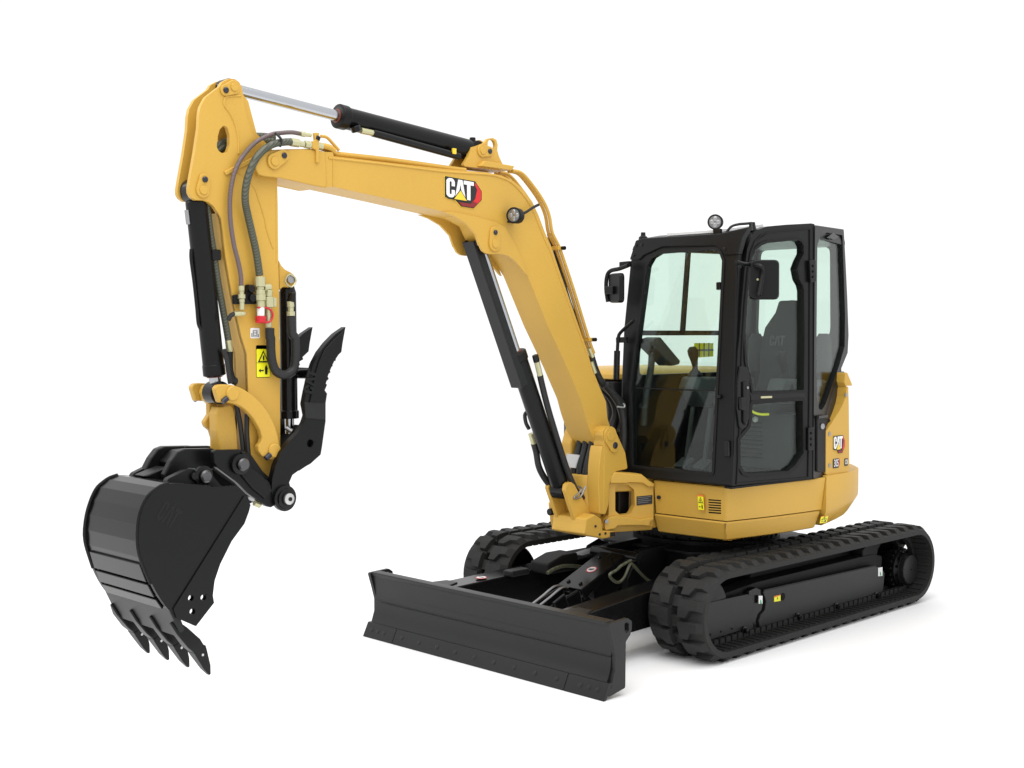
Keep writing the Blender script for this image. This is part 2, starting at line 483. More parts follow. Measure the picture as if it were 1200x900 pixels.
def track_frame(s):
    yo = s*.845; yi = s*.66
    f = MB()
    f.side(rc([(-.95, .11), (1.0, .11), (1.06, .18), (.98, .33), (.55, .36), (-.85, .36), (-.98, .33)], .03), s*.68, s*.79, 'black_matte')
    f.side([(-1.08, .30), (.50, .30), (.46, .40), (.30, .445), (-.98, .470), (-1.08, .46)], s*.62, s*.69, 'black_matte')
    fr = f.build('track_frame', ex, bevel=.006)
    Yp = .845
    main = [(0.562,0.314),(0.52,0.314),(-0.778,0.293),(-0.868,0.269),(-0.916,0.226),(-0.906,0.157),(-0.89,0.096),(-0.829,0.07),(-0.695,0.073),(0.587,0.072),(0.605,0.135),(0.583,0.172),(0.541,0.194),(0.528,0.244)]
    frontp = [(1.137,0.267),(1.117,0.325),(0.715,0.317),(0.668,0.281),(0.645,0.222),(0.666,0.169),(0.654,0.103),(0.698,0.072),(0.766,0.08),(0.807,0.104),(0.86,0.104),(1.095,0.1),(1.136,0.182)]
    MB().side(rc(main, .012), s*.79, s*.845, 'charcoal_paint').build('side_plate', fr, bevel=.005)
    MB().side(rc(frontp, .012), s*.79, s*.840, 'charcoal_paint').build('side_plate', fr, bevel=.005)
    strap = [(0.688,0.332),(0.619,0.341),(0.548,0.312),(0.528,0.244),(0.541,0.194),(0.583,0.169),(0.605,0.127),(0.604,0.075),(0.654,0.084),(0.658,0.144),(0.686,0.204),(0.706,0.271)]
    MB().side(rc(strap, .01), s*.79, s*.832, 'black_gloss').build('strap_plate', fr, bevel=.004)
    # top rails of the frame, front and main
    a, b = [(0.548,0.845,0.312),(-0.796,0.845,0.289)]
    MB().cyl((a[0], s*.835, a[2]), (b[0], s*.835, b[2]), .008, 'charcoal_paint', seg=8).build('edge_rail', fr)
    for x, z in [(0.761,0.105),(0.187,0.099),(-0.273,0.093),(-0.79,0.088)]:
        MB().lathe((x, s*.84, z), (0, s, 0), [(0, .024), (.012, .024), (.014, .016), (.034, .015)], 'black_gloss', 12).build('bolt', fr)
    for x, z in [(1.09,0.133),(0.987,0.134),(0.877,0.133)]:
        MB().cyl((x, s*.8395, z), (x, s*.8425, z), .007, 'deep_black', seg=10).build('hole', fr)  # black disc on the surface, painted shade of a small hole
    for x, z in [(0.346,0.247)]:
        MB().cyl((x, s*.8445, z), (x, s*.847, z), .024, 'deep_black', seg=16).build('hole', fr)  # surface disc whose black stands in for shade inside the bore
    # rollers
    for x in (-.8, -.42, -.02, .38, .75):
        MB().lathe((x, s*.70, .145), (0, s, 0), [(0, .05), (.02, .072), (.03, .045), (.05, .045), (.06, .072), (.08, .05)], 'black_paint', 20).build('roller', fr)
    # idler in front, sprocket with travel motor behind
    il = MB().lathe((TA-.03, s*.73, TZ), (0, s, 0), [(0, .10), (.01, .165), (.03, .170), (.04, .185), (.08, .185), (.09, .170), (.10, .165), (.105, .10)], 'black_paint', 32).build('idler', ex)
    sp = MB(); HX, HZ = [(-1.192,0.208)][0]; HZ += .012
    n = 19; tp = []
    for i in range(n*4):
        r = .150 if (i % 4) in (1, 2) else .126
        a = 2*PI*i/(n*4); tp.append((HX + r*math.cos(a), HZ + r*math.sin(a)))
    sp.side(tp, s*.765, s*.815, 'black_paint')
    sp.lathe((HX, s*.66, HZ), (0, s, 0), [(0, .12), (.1, .12), (.11, .13), (.17, .13), (.18, .12), (.20, .115)], 'black_paint', 32)
    so = sp.build('sprocket', ex, bevel=.003)
    MB().lathe((HX, s*.858, HZ), (0, s, 0), [(0, .104), (.030, .104), (.036, .099)], 'charcoal_paint', 36).build('hub_cover', so)
    MB().cyl((HX, s*.892, HZ), (HX, s*.897, HZ), .006, 'black_gloss', seg=10).build('plug', so)
    for i in range(12):
        a = 2*PI*(i+.5)/12
        MB().cyl((HX+.118*math.cos(a), s*.84, HZ+.118*math.sin(a)), (HX+.118*math.cos(a), s*.856, HZ+.118*math.sin(a)), .010, 'black_gloss', seg=6).build('bolt', so)
    MB().cyl((-1.11, s*.612, .275), (-1.11, s*.625, .275), .2095, 'black_matte', seg=28).build('dark_gap_disc', so)  # added dark disc, blocks the bright floor showing through beside the sprocket
    # bracket between frame and motor
    br = [(-0.811,0.296),(-0.892,0.349),(-0.982,0.374),(-1.112,0.358),(-1.076,0.317),(-0.948,0.287),(-0.95,0.214),(-0.896,0.181),(-0.825,0.149),(-0.815,0.087),(-0.899,0.057),(-0.989,0.098),(-1.027,0.038),(-0.838,0.039),(-0.755,0.078),(-0.807,0.125)]
    MB().side([(-.72, .40), (-.80, .44), (-.93, .46), (-1.0, .44), (-.93, .38), (-.90, .30), (-.93, .2), (-.97, .13), (-.9, .11), (-.78, .13), (-.74, .22)], s*.70, s*.785, 'black_matte').build('motor_bracket', fr, bevel=.008)
    if s > 0:
        for pts, mt in (([(0.612,0.292),(0.573,0.287),(0.573,0.238),(0.612,0.244)], 0), ([(-0.818,0.275),(-0.875,0.273),(-0.876,0.213),(-0.819,0.217)], 0)):
            d = MB().side(pts, .846, .849, 'white_ink')
            xs = [p[0] for p in pts]; zs = [p[1] for p in pts]; cx = sum(xs)/4; cz = sum(zs)/4
            d.side([(cx-.012, cz-.025), (cx+.006, cz-.025), (cx+.006, cz+.003), (cx-.004, cz-.006)], .849, .8505, 'green_ink')
            d.build('tie_down_sticker', fr)
        pts = [(0.445,0.266),(0.376,0.264),(0.375,0.226),(0.445,0.23)]
        d = MB().side(pts, .8455, .848, 'warning_yellow'); (x0, z0), (x1, z1) = pts[0], pts[2]
        d.side([(x0, z0), pts[1], (x1, z0-.006), (x0, z0-.010)], .848, .849, 'orange_ink')
        d.side([(x0-.03, z1+.012), (x1+.03, z1+.016), (x1+.035, z1+.03), (x0-.04, z1+.022)], .848, .849, 'grey_ink')
        d.build('warning_sticker', fr)
    return fr
fr_l = track_frame(1); fr_r = track_frame(-1)

# ---------------------------------------------------------------- lower carriage
cb = MB()
cb.plan(rc([(.62, -.40), (.62, .40), (-.62, .40), (-.62, -.40)], .12), .28, .49, 'black_paint')
carbody = cb.build('carriage_frame', ex, bevel=.015)
for s in (1, -1):
    for a, b in (((.45, s*.32), (.72, s*.70)), ((-.45, s*.32), (-.72, s*.70))):
        m = MB()
        d = Vector(b)-Vector(a); q = Vector((-d.y, d.x)).normalized()
        w0, w1 = .16, .13
        A = [(*(Vector(a)+q*w0), .30), (*(Vector(a)-q*w0), .30), (*(Vector(a)-q*w0), .485), (*(Vector(a)+q*w0), .485)]
        B = [(*(Vector(b)+q*w1), .20), (*(Vector(b)-q*w1), .20), (*(Vector(b)-q*w1), .33), (*(Vector(b)+q*w1), .33)]
        m.solid([A, B], 'black_paint').build('carriage_leg', carbody, bevel=.01)
MB().plan(rc([(.66, -.36), (.66, .36), (.55, .50), (-.5, .52), (-.5, -.52), (.55, -.52)], .06), .488, .505, 'charcoal_paint').build('top_plate', carbody, bevel=.004)
sl = MB().lathe((0, 0, .50), (0, 0, 1), [(0, .50), (.03, .50), (.035, .46), (.095, .46), (.10, .43), (.18, .43)], 'black_paint', 48).build('slew_ring', ex)
for i in range(32):
    a = 2*PI*i/32
    MB().cyl((.478*math.cos(a), .478*math.sin(a), .533), (.478*math.cos(a), .478*math.sin(a), .548), .009, 'black_paint', seg=6).build('ring_bolt', sl)
# pivot lugs for the blade arms and the lift cylinder
MB().side(rc([(.55, .30), (.98, .16), (1.04, .20), (1.02, .36), (.90, .52), (.55, .53)], .04), -.16, -.11, 'black_paint').build('pivot_lug', carbody, bevel=.006)
MB().side(rc([(.55, .30), (.98, .16), (1.04, .20), (1.02, .36), (.90, .52), (.55, .53)], .04), .11, .16, 'black_paint').build('pivot_lug', carbody, bevel=.006)
MB().cyl((.95, -.19, .48), (.95, .19, .48), .035, 'black_gloss').build('lift_pin', carbody, bevel=.003)

# ---------------------------------------------------------------- dozer blade
ZB = 2.2
prof = [(ZB-.055, .395), (ZB-.075, .30), (ZB-.085, .22), (ZB-.075, .14), (ZB-.045, .075), (ZB-.03, .05)]
prof = curve2(prof, 5)
back = [(a-.022, b) for a, b in prof][::-1]
bl = MB().side(prof + back, -.965, .965, 'charcoal_paint').build('dozer_blade', ex, label='wide charcoal dozer blade with bolted cutting edge')
MB().side(rc([(ZB-.045, .40), (ZB-.058, .372), (ZB-.115, .372), (ZB-.115, .40)], .006), -.966, .966, 'charcoal_paint').build('top_rail', bl, bevel=.004)
MB().side([(ZB-.075, .26), (ZB-.098, .26), (ZB-.098, .10), (ZB-.20, .10), (ZB-.20, .26)], -.6, .6, 'black_paint').build('back_beam', bl, bevel=.006)
crease = MB().side([(ZB-.0865, .222), (ZB-.079, .215), (ZB-.0865, .206)], -.964, .964, 'charcoal_paint').build('crease', bl)
endp = rc([(2.163,0.394),(2.01,0.401),(1.979,0.38),(1.979,0.339),(1.992,0.31),(2.027,0.28),(2.03,0.039),(2.177,0.013),(2.138,0.069),(2.111,0.148),(2.111,0.224),(2.132,0.298)], .012)
slot = rc([(2.039,0.376),(2.017,0.384),(2.003,0.37),(2.003,0.332),(2.02,0.324),(2.036,0.331)], .006)
for s in (1, -1):
    y0 = .966 if s > 0 else -.966; y1 = s*.99
    MB().side(endp, y0, y1, 'charcoal_paint', holes=[slot]).build('end_plate', bl, bevel=.003)
# cutting edges lean forward to the ground
def edge(y0, y1, cut):
    m = MB()
    P = [(ZB-.040, .086), (ZB, .006), (ZB+.001, .0), (ZB-.018, .0), (ZB-.072, .086)]
    vs0 = [(a, y0 + (cut[0]*(1-b/.086)), b) for a, b in P]; vs1 = [(a, y1 + (cut[1]*(1-b/.086)), b) for a, b in P]
    m.solid([vs0, vs1], 'charcoal_paint')
    return m.build('cutting_edge', bl, bevel=.002)
edge(-.99, -.712, (-.0, 0)); edge(-.708, .706, (0, 0)); edge(.710, .99, (0, -.0))
def edge_bolt(y):
    n = Vector((.080, 0, .040)).normalized(); p = Vector((ZB-.0205, y, .046))
    MB().lathe(p, n, [(-.004, .016), (.002, .014), (.004, .008)], 'charcoal_paint', 12).build('edge_bolt', bl)
for y in (-.93, -.87, -.81, .81, .87, .93): edge_bolt(y)
for i in range(9): edge_bolt(-.64 + i*.16)
# blade arms, lift cylinder with its guard, hoses
for s in (1, -1):
    m = MB()
    A = [(ZB-.19, s*.62, .17), (ZB-.19, s*.44, .17), (ZB-.19, s*.44, .345), (ZB-.19, s*.62, .345)]
    B = [(.78, s*.52, .16), (.78, s*.36, .16), (.78, s*.36, .40), (.78, s*.52, .40)]
    m.solid([A, B], 'black_gloss'); a = m.build('blade_arm', ex, bevel=.008)
    MB().solid([[(ZB-.10, s*.70, .33), (ZB-.10, s*.44, .33), (ZB-.10, s*.44, .348), (ZB-.10, s*.70, .348)], [(1.85, s*.60, .342), (1.85, s*.50, .342), (1.85, s*.50, .36), (1.85, s*.60, .36)]], 'charcoal_paint').build('gusset', a, bevel=.004)
g = MB()
Lg = Vector((1.387, 0, .334)); Hg = Vector((.975, 0, .495)); d = (Hg-Lg).normalized(); nrm = Vector((-d.z, 0, d.x)) * (1 if d.x < 0 else -1)
nrm = Vector((d.z, 0, -d.x));
if nrm.z < 0: nrm = -nrm
def gpt(t, y, h): 
    p = Lg + (Hg-Lg)*t + nrm*h; return (p.x, y, p.z)
def chan(y0, y1, h0, h1): return [[gpt(0, y0, h0), gpt(0, y1, h0), gpt(0, y1, h1), gpt(0, y0, h1)], [gpt(1, y0, h0), gpt(1, y1, h0), gpt(1, y1, h1), gpt(1, y0, h1)]]
g.solid(chan(-.1, .1, -.008, 0), 'black_gloss')
g.solid([[gpt(.02, .092, -.075), gpt(.02, .1, -.075), gpt(0, .1, -.008), gpt(0, .092, -.008)], [gpt(1, .092, -.03), gpt(1, .1, -.03), gpt(1, .1, -.008), gpt(1, .092, -.008)]], 'black_gloss')
g.solid([[gpt(.02, -.092, -.075), gpt(.02, -.1, -.075), gpt(0, -.1, -.008), gpt(0, -.092, -.008)], [gpt(1, -.092, -.03), gpt(1, -.1, -.03), gpt(1, -.1, -.008), gpt(1, -.092, -.008)]], 'black_gloss')
lc = MB().cyl(gpt(-.05, 0, -.065), gpt(1.05, 0, -.04), .045, 'black_gloss').cyl(gpt(1.05, 0, -.04), (.95, 0, .48), .028, 'chrome').build('lift_cylinder', ex)
MB().cyl(gpt(-.42, 0, -.12), gpt(-.05, 0, -.065), .03, 'black_gloss').build('cylinder_neck', lc)
gd = g.build('cylinder_guard', ex, bevel=.003)
for y in (-.05, .05):
    MB().lathe(gpt(.12, y, 0), nrm, [(0, .013), (.008, .013), (.012, .006)], 'black_gloss', 12).build('guard_bolt', gd)
    MB().lathe(gpt(.82, y, 0), nrm, [(0, .010), (.005, .010), (.007, .005)], 'black_gloss', 12).build('guard_bolt', gd)
fnG = frame_fn(gpt(.5, 0, .0005), (0, 1, 0), nrm.cross(Vector((0, 1, 0))))
st = MB().prism(circ((0, 0), .036, 24), fnG, 0, .001, 'red_ink').prism(circ((0, 0), .029, 24), fnG, 0, .002, 'white_ink').prism([(-.022, -.008), (.004, -.014), (.02, .002), (.016, .012), (-.004, .006), (-.016, .004)], fnG, 0, .003, 'black_ink')
st.build('no_step_sticker', gd)
MB().bar((1.52, .10, .29), (1.62, .10, .25), .02, .09, 'black_gloss').build('clevis_plate', lc, bevel=.008)
MB().bar((1.36, .07, .28), (1.66, .07, .20), .025, .11, 'black_gloss').build('clevis_plate', lc, bevel=.02)
MB().bar((1.36, -.07, .28), (1.66, -.07, .20), .025, .11, 'black_gloss').build('clevis_plate', lc, bevel=.02)
MB().tube([(1.44, -.02, .345), (1.50, -.02, .35), (1.62, -.02, .30), (1.75, -.02, .25)], .007, 'steel', 8).build('steel_line', lc)
MB().tube([(1.44, .04, .345), (1.50, .04, .35), (1.62, .04, .30), (1.75, .04, .25)], .007, 'steel', 8).build('steel_line', lc)
MB().tube([(1.039,0.2,0.479),(1.09,0.2,0.469),(1.14,0.2,0.455),(1.178,0.2,0.436),(1.239,0.2,0.419),(1.215,0.2,0.384),(1.159,0.2,0.359),(1.102,0.2,0.384),(1.052,0.2,0.452),(1.026,0.2,0.453),(0.962,0.2,0.399),(0.896,0.2,0.348),(0.83,0.2,0.31)], .0095, 'hose_olive').build('hydraulic_hose', ex)
MB().tube([(1.316,-0.25,0.377),(1.279,-0.25,0.389),(1.23,-0.25,0.399),(1.156,-0.25,0.402),(1.056,-0.25,0.387),(0.992,-0.25,0.373),(0.954,-0.25,0.363)], .012, 'hose_olive').build('hydraulic_hose', ex)
hb = MB().side([(1.30, .36), (1.30, .43), (1.16, .47), (1.02, .47), (1.02, .36)], -.42, -.26, 'black_matte').build('hose_cover', ex, bevel=.012)
MB().box(1.36, 1.52, -.44, -.36, .36, .40, 'charcoal_paint').build('arm_block', ex, bevel=.01)
fnT = frame_fn((1.68, -.47, .3675), (0, 1, 0), (-1, 0, .02))
MB().prism(circ((0, 0), .036, 24), fnT, 0, .002, 'red_ink').prism(circ((0, 0), .029, 24), fnT, 0, .003, 'white_ink').prism([(-.02, -.008), (.02, -.006), (.016, .01), (-.016, .006)], fnT, 0, .004, 'black_ink').build('no_step_sticker', ex)

# ---------------------------------------------------------------- upper structure
def loft(levels, m):                                # levels: (plan polygon, z or list of z)
    rings = []
    for poly, z in levels:
        rings.append([(a, b, (z[i] if isinstance(z, (list, tuple)) else z)) for i, (a, b) in enumerate(poly)])
    return MB().solid(rings, m)
deck = MB().plan(rc([(.82, -.24), (.82, .22), (.76, .68), (.45, .77), (0, .80), (-.4, .76), (-.68, .52), (-.82, .25), (-.84, 0), (-.82, -.25), (-.68, -.52), (-.4, -.76), (0, -.80), (.5, -.76), (.76, -.6)], .05), .66, .980, 'black_matte').build('deck_frame', ex)
def band(pts, depth, off):                          # outer plan path -> closed strip polygon
    out = []
    N = len(pts)
    P = [Vector(p) for p in pts]
    inn = []
    for i in range(N):
        t = (P[min(i+1, N-1)] - P[max(i-1, 0)]).normalized(); n = Vector((t.y, -t.x))
        if n.dot(P[i]) > 0: n = -n
        out.append(tuple(P[i] + n*off)); inn.append(tuple(P[i] + n*(off+depth)))
    return out + inn[::-1]
path1 = [(.912, .272), (.900, .55), (.888, .775), (.880, .798), (.862, .812), (.65, .856), (.45, .892), (.22, .922), (.020, .941)]
up_l = loft([(band(path1, .03, .030), .766), (band(path1, .03, .004), .965), (band(path1, .03, .008), .972)], 'yellow_paint').build('body_panel', ex, bevel=.004, label='yellow lower body panel under the cab')
path2 = [(.900, .262), (.888, .55), (.872, .770), (.860, .786), (.84, .797), (.65, .838), (.45, .872), (.22, .900), (.104, .910), (.022, .914)]
loft([(band(path2, .06, .070), .640), (band(path2, .06, .052), .648), (band(path2, .06, .012), .750), (band(path2, .06, .016), .759)], 'yellow_paint').build('body_skirt', ex, bevel=.003)
# right-hand body panel
pr = [(a, -b) for a, b in path1 if a < .5]
loft([(band(pr, .03, .030), .66), (band(pr, .03, .004), .972)], 'yellow_paint').build('body_panel', ex, bevel=.004)
# black strips for the shade in the louvre slots, sticker on the front panel
fnP = frame_fn((.9085, .272, .965), (-.0477, 1, 0), (.13, 0, 1))
for tl_, tr_, br_, bl_ in [[(0.396,-0.077),(0.484,-0.075),(0.483,-0.082),(0.396,-0.085)],[(0.395,-0.093),(0.483,-0.09),(0.482,-0.098),(0.394,-0.1)],[(0.394,-0.109),(0.481,-0.106),(0.481,-0.113),(0.393,-0.116)],[(0.393,-0.124),(0.48,-0.121),(0.48,-0.129),(0.392,-0.132)],[(0.391,-0.14),(0.479,-0.137),(0.478,-0.144),(0.391,-0.147)],[(0.39,-0.155),(0.478,-0.152),(0.477,-0.16),(0.39,-0.163)]]:
    MB().prism([tl_, tr_, br_, bl_], fnP, -.006, .0015, 'deep_black').build('louvre_shade_strip', up_l)
def warning(name, parent, fn, w, h):
    m = MB().prism(rc([(0, 0), (w, 0), (w, h), (0, h)], .1*w), fn, 0, .001, 'orange_ink')
    m.prism(rc([(.03*w, .02*h), (.97*w, .02*h), (.97*w, .88*h), (.03*w, .88*h)], .05*w), fn, .0004, .002, 'warning_yellow')
    m.prism([(.12*w, .48*h), (.88*w, .48*h), (.5*w, .84*h)], fn, .001, .003, 'black_ink')
    m.prism([(.25*w, .52*h), (.75*w, .52*h), (.5*w, .77*h)], fn, .001, .004, 'warning_yellow')
    m.prism([(.45*w, .54*h), (.55*w, .54*h), (.55*w, .68*h), (.45*w, .68*h)], fn, .001, .005, 'black_ink')
    m.prism([(.0*w, .455*h), (w, .455*h), (w, .465*h), (0, .465*h)], fn, .001, .003, 'black_ink')
    m.prism([(.62*w, .10*h), (.78*w, .10*h), (.80*w, .30*h), (.70*w, .40*h), (.60*w, .30*h)], fn, .001, .003, 'black_ink')
    m.prism([(.16*w, .22*h), (.30*w, .16*h), (.30*w, .20*h), (.52*w, .20*h), (.52*w, .24*h), (.30*w, .24*h), (.30*w, .28*h)], fn, .001, .003, 'black_ink')
    return m.build(name, parent)
q = [(0.893,0.601,0.819),(0.893,0.644,0.82),(0.893,0.643,0.915),(0.893,0.6,0.914)]
fnW = frame_fn((q[0][0]-.002, q[0][1], q[0][2]), (-.04, 1, 0), (.11, 0, 1))
warning('warning_sticker', up_l, fnW, q[1][1]-q[0][1], q[3][2]-q[0][2])
MB().cyl((.885, .305, .868), (.908, .305, .868), .012, 'bolt_blue', seg=12).build('bolt', up_l)
q = [(0.021,0.893,0.675),(-0.059,0.893,0.674),(-0.073,0.893,0.722),(0.015,0.893,0.724)]
fnW = frame_fn((q[0][0], .899, q[0][2]), (-1, .06, 0), (0, .22, 1))
warning('warning_sticker', ex, fnW, abs(q[1][0]-q[0][0]), q[3][2]-q[0][2])

# counterweight round the tail
cwp = [(.012, .942), (-.10, .945), (-.22, .942), (-.34, .928), (-.46, .892), (-.60, .815), (-.74, .690), (-.86, .52), (-.95, .28), (-.98, 0)]
cw = cwp + [(a, -b) for a, b in cwp[-2::-1]]
cwi = cw + [(.0, -.6), (.0, .6)]
def shrink(poly, d, keep=2):
    o = inset(poly, d)
    return [(min(p[0], .012) if i < 20 else p[0], p[1]) for i, p in enumerate(o)]
zlow = [.645 + .11*max(0, min(1, (-a-.05)/.9)) for a, b in cwi]
loft([(shrink(cwi, .10), zlow), (shrink(cwi, .065), [z+.012 for z in zlow]), (shrink(cwi, .02), [z+.085 for z in zlow]), (shrink(cwi, .0), [z+.12 for z in zlow]), (shrink(cwi, .0), .974), (shrink(cwi, .004), .980), (shrink(cwi, .012), .983)], 'yellow_paint').build('counterweight', ex, label='rounded yellow counterweight at the tail')
# side cover with the decals, hood behind the cab, tank cover on the right
cov = rc([(-0.006,1.264),(-0.081,1.316),(-0.162,1.381),(-0.211,1.427),(-0.24,1.475),(-0.25,1.519),(-0.261,1.538),(-0.272,1.536),(-0.28,1.425),(-0.288,1.227),(-0.297,0.99),(-0.278,0.983),(-0.024,0.981),(-0.009,0.99)], .01)
sc = MB().side(cov, .85, .925, 'yellow_paint').build('side_cover', ex, bevel=.012, label='yellow side cover behind the cab with decals')
capp = [(-0.261,1.629),(-0.276,1.626),(-0.336,1.549),(-0.335,1.541),(-0.278,1.543),(-0.259,1.535),(-0.24,1.563),(-0.246,1.622)]
MB().side(capp, .84, .915, 'yellow_paint').build('hood_edge', ex, bevel=.008)
hd = [(-.44, .80), (-.5, .76), (-.66, .62), (-.80, .38), (-.84, 0), (-.80, -.38), (-.66, -.62), (-.5, -.76), (-.44, -.80)]
loft([(hd, .98), (hd, 1.50), (inset(hd, .03), 1.60), (inset(hd, .10), 1.63)], 'yellow_paint').build('engine_hood', ex, bevel=.01)
tk = [(.74, -.20), (.74, -.55), (.60, -.78), (.2, -.86), (-.35, -.82), (-.35, -.02), (.40, -.02), (.62, -.08)]
loft([(tk, .975), (tk, 1.575)], 'black_paint').build('side_tank', ex, bevel=.02)
loft([(inset(tk, -.01), 1.58), (inset(tk, -.01), 1.615), (inset(tk, .02), 1.635), (inset(tk, .08), 1.65)], 'yellow_paint').build('tank_cover', ex, bevel=.01)
# decals on the cover
def fnS(z0x, z0z): return frame_fn((z0x, .9262, z0z), (-1, 0, 0), (0, 0, 1))
cq = [(-0.092,0.926,1.143),(-0.196,0.926,1.142),(-0.195,0.926,1.221)]
cat_decal('brand_decal', sc, fnS(cq[0][0], cq[0][2]), abs(cq[1][0]-cq[0][0]), cq[2][2]-cq[1][2])
mq = [(-0.088,0.926,1.027),(-0.158,0.926,1.028),(-0.157,0.926,1.071),(-0.125,0.926,1.05),(-0.249,0.926,1.049)]
fm = fnS(mq[3][0], mq[3][2])
md = MB().prism(rc([(-.036, -.030), (.030, -.030), (.046, -.008), (.046, .012), (.036, .030), (-.036, .030)], .006), fm, 0, .002, 'black_ink')
md.prism([(.028, -.028), (.044, -.008), (.044, .011), (.035, .028), (.030, .028), (.037, .0)], fm, .0005, .003, 'red_ink')
md.build('model_decal', sc)
text_mesh('model_number', '305', fm, .066, 'white_ink', sc, t=.0035, bold=.0008, xs=.58)
fm2 = fnS(mq[4][0], mq[4][2])
md = MB().prism(rc([(-.020, -.024), (.020, -.024), (.020, .024), (-.020, .024)], .005), fm2, 0, .002, 'black_ink'); md.build('suffix_decal', sc)
text_mesh('suffix_letters', 'CR', fm2, .042, 'white_ink', sc, t=.003, bold=.0008, xs=.62)
for x, z in [(-0.046,1.243),(-0.05,1.042),(-0.24,1.485)]:
    MB().lathe((x, .924, z), (0, 1, 0), [(0, .014), (.005, .014), (.008, .007)], 'steel', 12).build('bolt', sc)

# ---------------------------------------------------------------- frame nose and swing post
fnN = frame_fn((.9, .27, 0), (.3, -.13, 0), (0, 0, 1))
outerN = rc([(0.315,1.016),(0.28,1.037),(0.093,1.014),(0.042,0.973),(0.007,0.957),(0.006,0.745),(0.013,0.686),(0.26,0.702),(0.314,0.709),(0.348,0.676),(0.36,0.711),(0.352,0.746),(0.314,0.768)], .012)
holeN = rc([(0.27,0.938),(0.245,0.958),(0.175,0.946),(0.14,0.918),(0.135,0.819),(0.166,0.768),(0.237,0.766),(0.27,0.794)], .02)
nose = MB().prism(outerN, fnN, 0, .05, 'yellow_paint', holes=[holeN]).build('frame_nose', ex, bevel=.006)
armU = rc([(0.315,1.006),(0.28,1.035),(0.093,1.01),(0.042,0.97),(0.008,0.954),(0.008,0.933),(0.053,0.934),(0.093,0.959),(0.187,0.965),(0.198,0.961),(0.315,0.966)], .012)
armL = rc([(0.352,0.739),(0.318,0.761),(0.268,0.765),(0.19,0.754),(0.111,0.734),(0.015,0.745),(0.015,0.728),(0.04,0.714),(0.042,0.69),(0.092,0.698),(0.26,0.706),(0.281,0.687),(0.348,0.68)], .012)
MB().prism(armU, fnN, -.022, 0.002, 'yellow_paint').build('nose_arm', nose, bevel=.008)
MB().prism(armL, fnN, -.022, 0.002, 'yellow_paint').build('nose_arm', nose, bevel=.008)
for z0, z1 in ((.905, .985), (.655, .735)):
    MB().plan(rc([(.86, -.27), (.86, .25), (1.18, .12), (1.30, .06), (1.30, -.06), (1.18, -.12)], .03), z0, z1, 'yellow_paint').build('nose_plate', nose, bevel=.01)
MB().box(.84, .88, -.25, .245, .67, .97, 'yellow_paint').build('nose_back', nose)
MB().lathe((1.0, .06, .70), (0, 0, 1), [(0, .075), (.25, .075)], 'black_paint', 6).build('swing_cylinder', ex, bevel=.006)
lab = [(0.124,0.876),(0.016,0.88),(0.016,0.826),(0.124,0.82)]
sg_ = MB().prism(lab, fnN, -.003, 0, 'black_ink')
for i in range(4):
    t0 = .12 + i*.2
    mix = lambda p, q_, t: (p[0]+(q_[0]-p[0])*t, p[1]+(q_[1]-p[1])*t)
    L0 = mix(lab[0], lab[3], t0); L1 = mix(lab[0], lab[3], t0+.06); R0 = mix(lab[1], lab[2], t0); R1 = mix(lab[1], lab[2], t0+.06)
    a, b = (.05, .9 - .15*(i % 2))
    sg_.prism([mix(L0, R0, a), mix(L0, R0, b), mix(L1, R1, b), mix(L1, R1, a)], fnN, -.004, -.001, 'grey_ink')
sg_.build('label_plate', nose)
bq = [(0.342,0.737)][0]
MB().cyl(fnN(bq[0], bq[1], -.02), fnN(bq[0], bq[1], -.032), .012, 'steel', seg=12).build('bolt', nose)

earP = [(1.262,1.231),(1.281,1.265),(1.277,1.292),(1.252,1.314),(1.211,1.319),(1.159,1.295),(1.108,1.218),(1.061,1.147),(1.037,1.045),(1.145,1.038),(1.191,1.012),(1.213,0.951),(1.217,0.842),(1.242,0.788),(1.264,0.783),(1.261,1.003),(1.262,1.149)]
post = MB().side(rc(earP, .015), .085, .17, 'yellow_paint').build('swing_post', ex, bevel=.012, label='yellow swing post carrying the boom foot')
MB().side(rc([(1.11, 1.30), (1.24, 1.30), (1.28, 1.20), (1.26, .95), (1.05, .95), (1.03, 1.08)], .05), -.17, -.085, 'yellow_paint').build('ear', post, bevel=.012)
# front ribs of the ears (wider towards the base)
rib = [(1.255,1.172),(1.247,1.027),(1.246,0.784),(1.297,0.791),(1.309,0.959),(1.302,1.079),(1.288,1.162),(1.273,1.21)]
MB().side(rc(rib, .008), .075, .168, 'yellow_paint').build('ear_rib', post, bevel=.014)
basep = [(1.424,0.774),(1.347,0.794),(1.28,0.759),(1.267,0.685),(1.147,0.672),(1.147,0.636),(1.263,0.635),(1.403,0.669),(1.444,0.684),(1.429,0.737)]
MB().side(rc(basep, .012), -.10, .17, 'yellow_paint').build('post_base', post, bevel=.01)
pc = MB().lathe((1.24, 0, .66), (0, 0, 1), [(0, .10), (.36, .10)], 'yellow_paint', 28).build('king_pin', post, bevel=.006)
fork = rc([(1.515,0.946),(1.507,0.979),(1.488,0.99),(1.461,0.991),(1.432,0.975),(1.381,0.913),(1.283,0.796),(1.251,0.73),(1.266,0.644),(1.329,0.66),(1.391,0.683)], .015)
MB().side(fork, .055, .085, 'yellow_paint').build('fork_plate', post, bevel=.005)
MB().side(fork, -.085, -.055, 'yellow_paint').build('fork_plate', post, bevel=.005)
webp = [(1.38,0.867),(1.171,0.833),(1.128,0.744),(1.138,0.62),(1.297,0.652),(1.338,0.765)]
MB().side(webp, -.06, .06, 'yellow_paint').build('fork_web', post, bevel=.01)
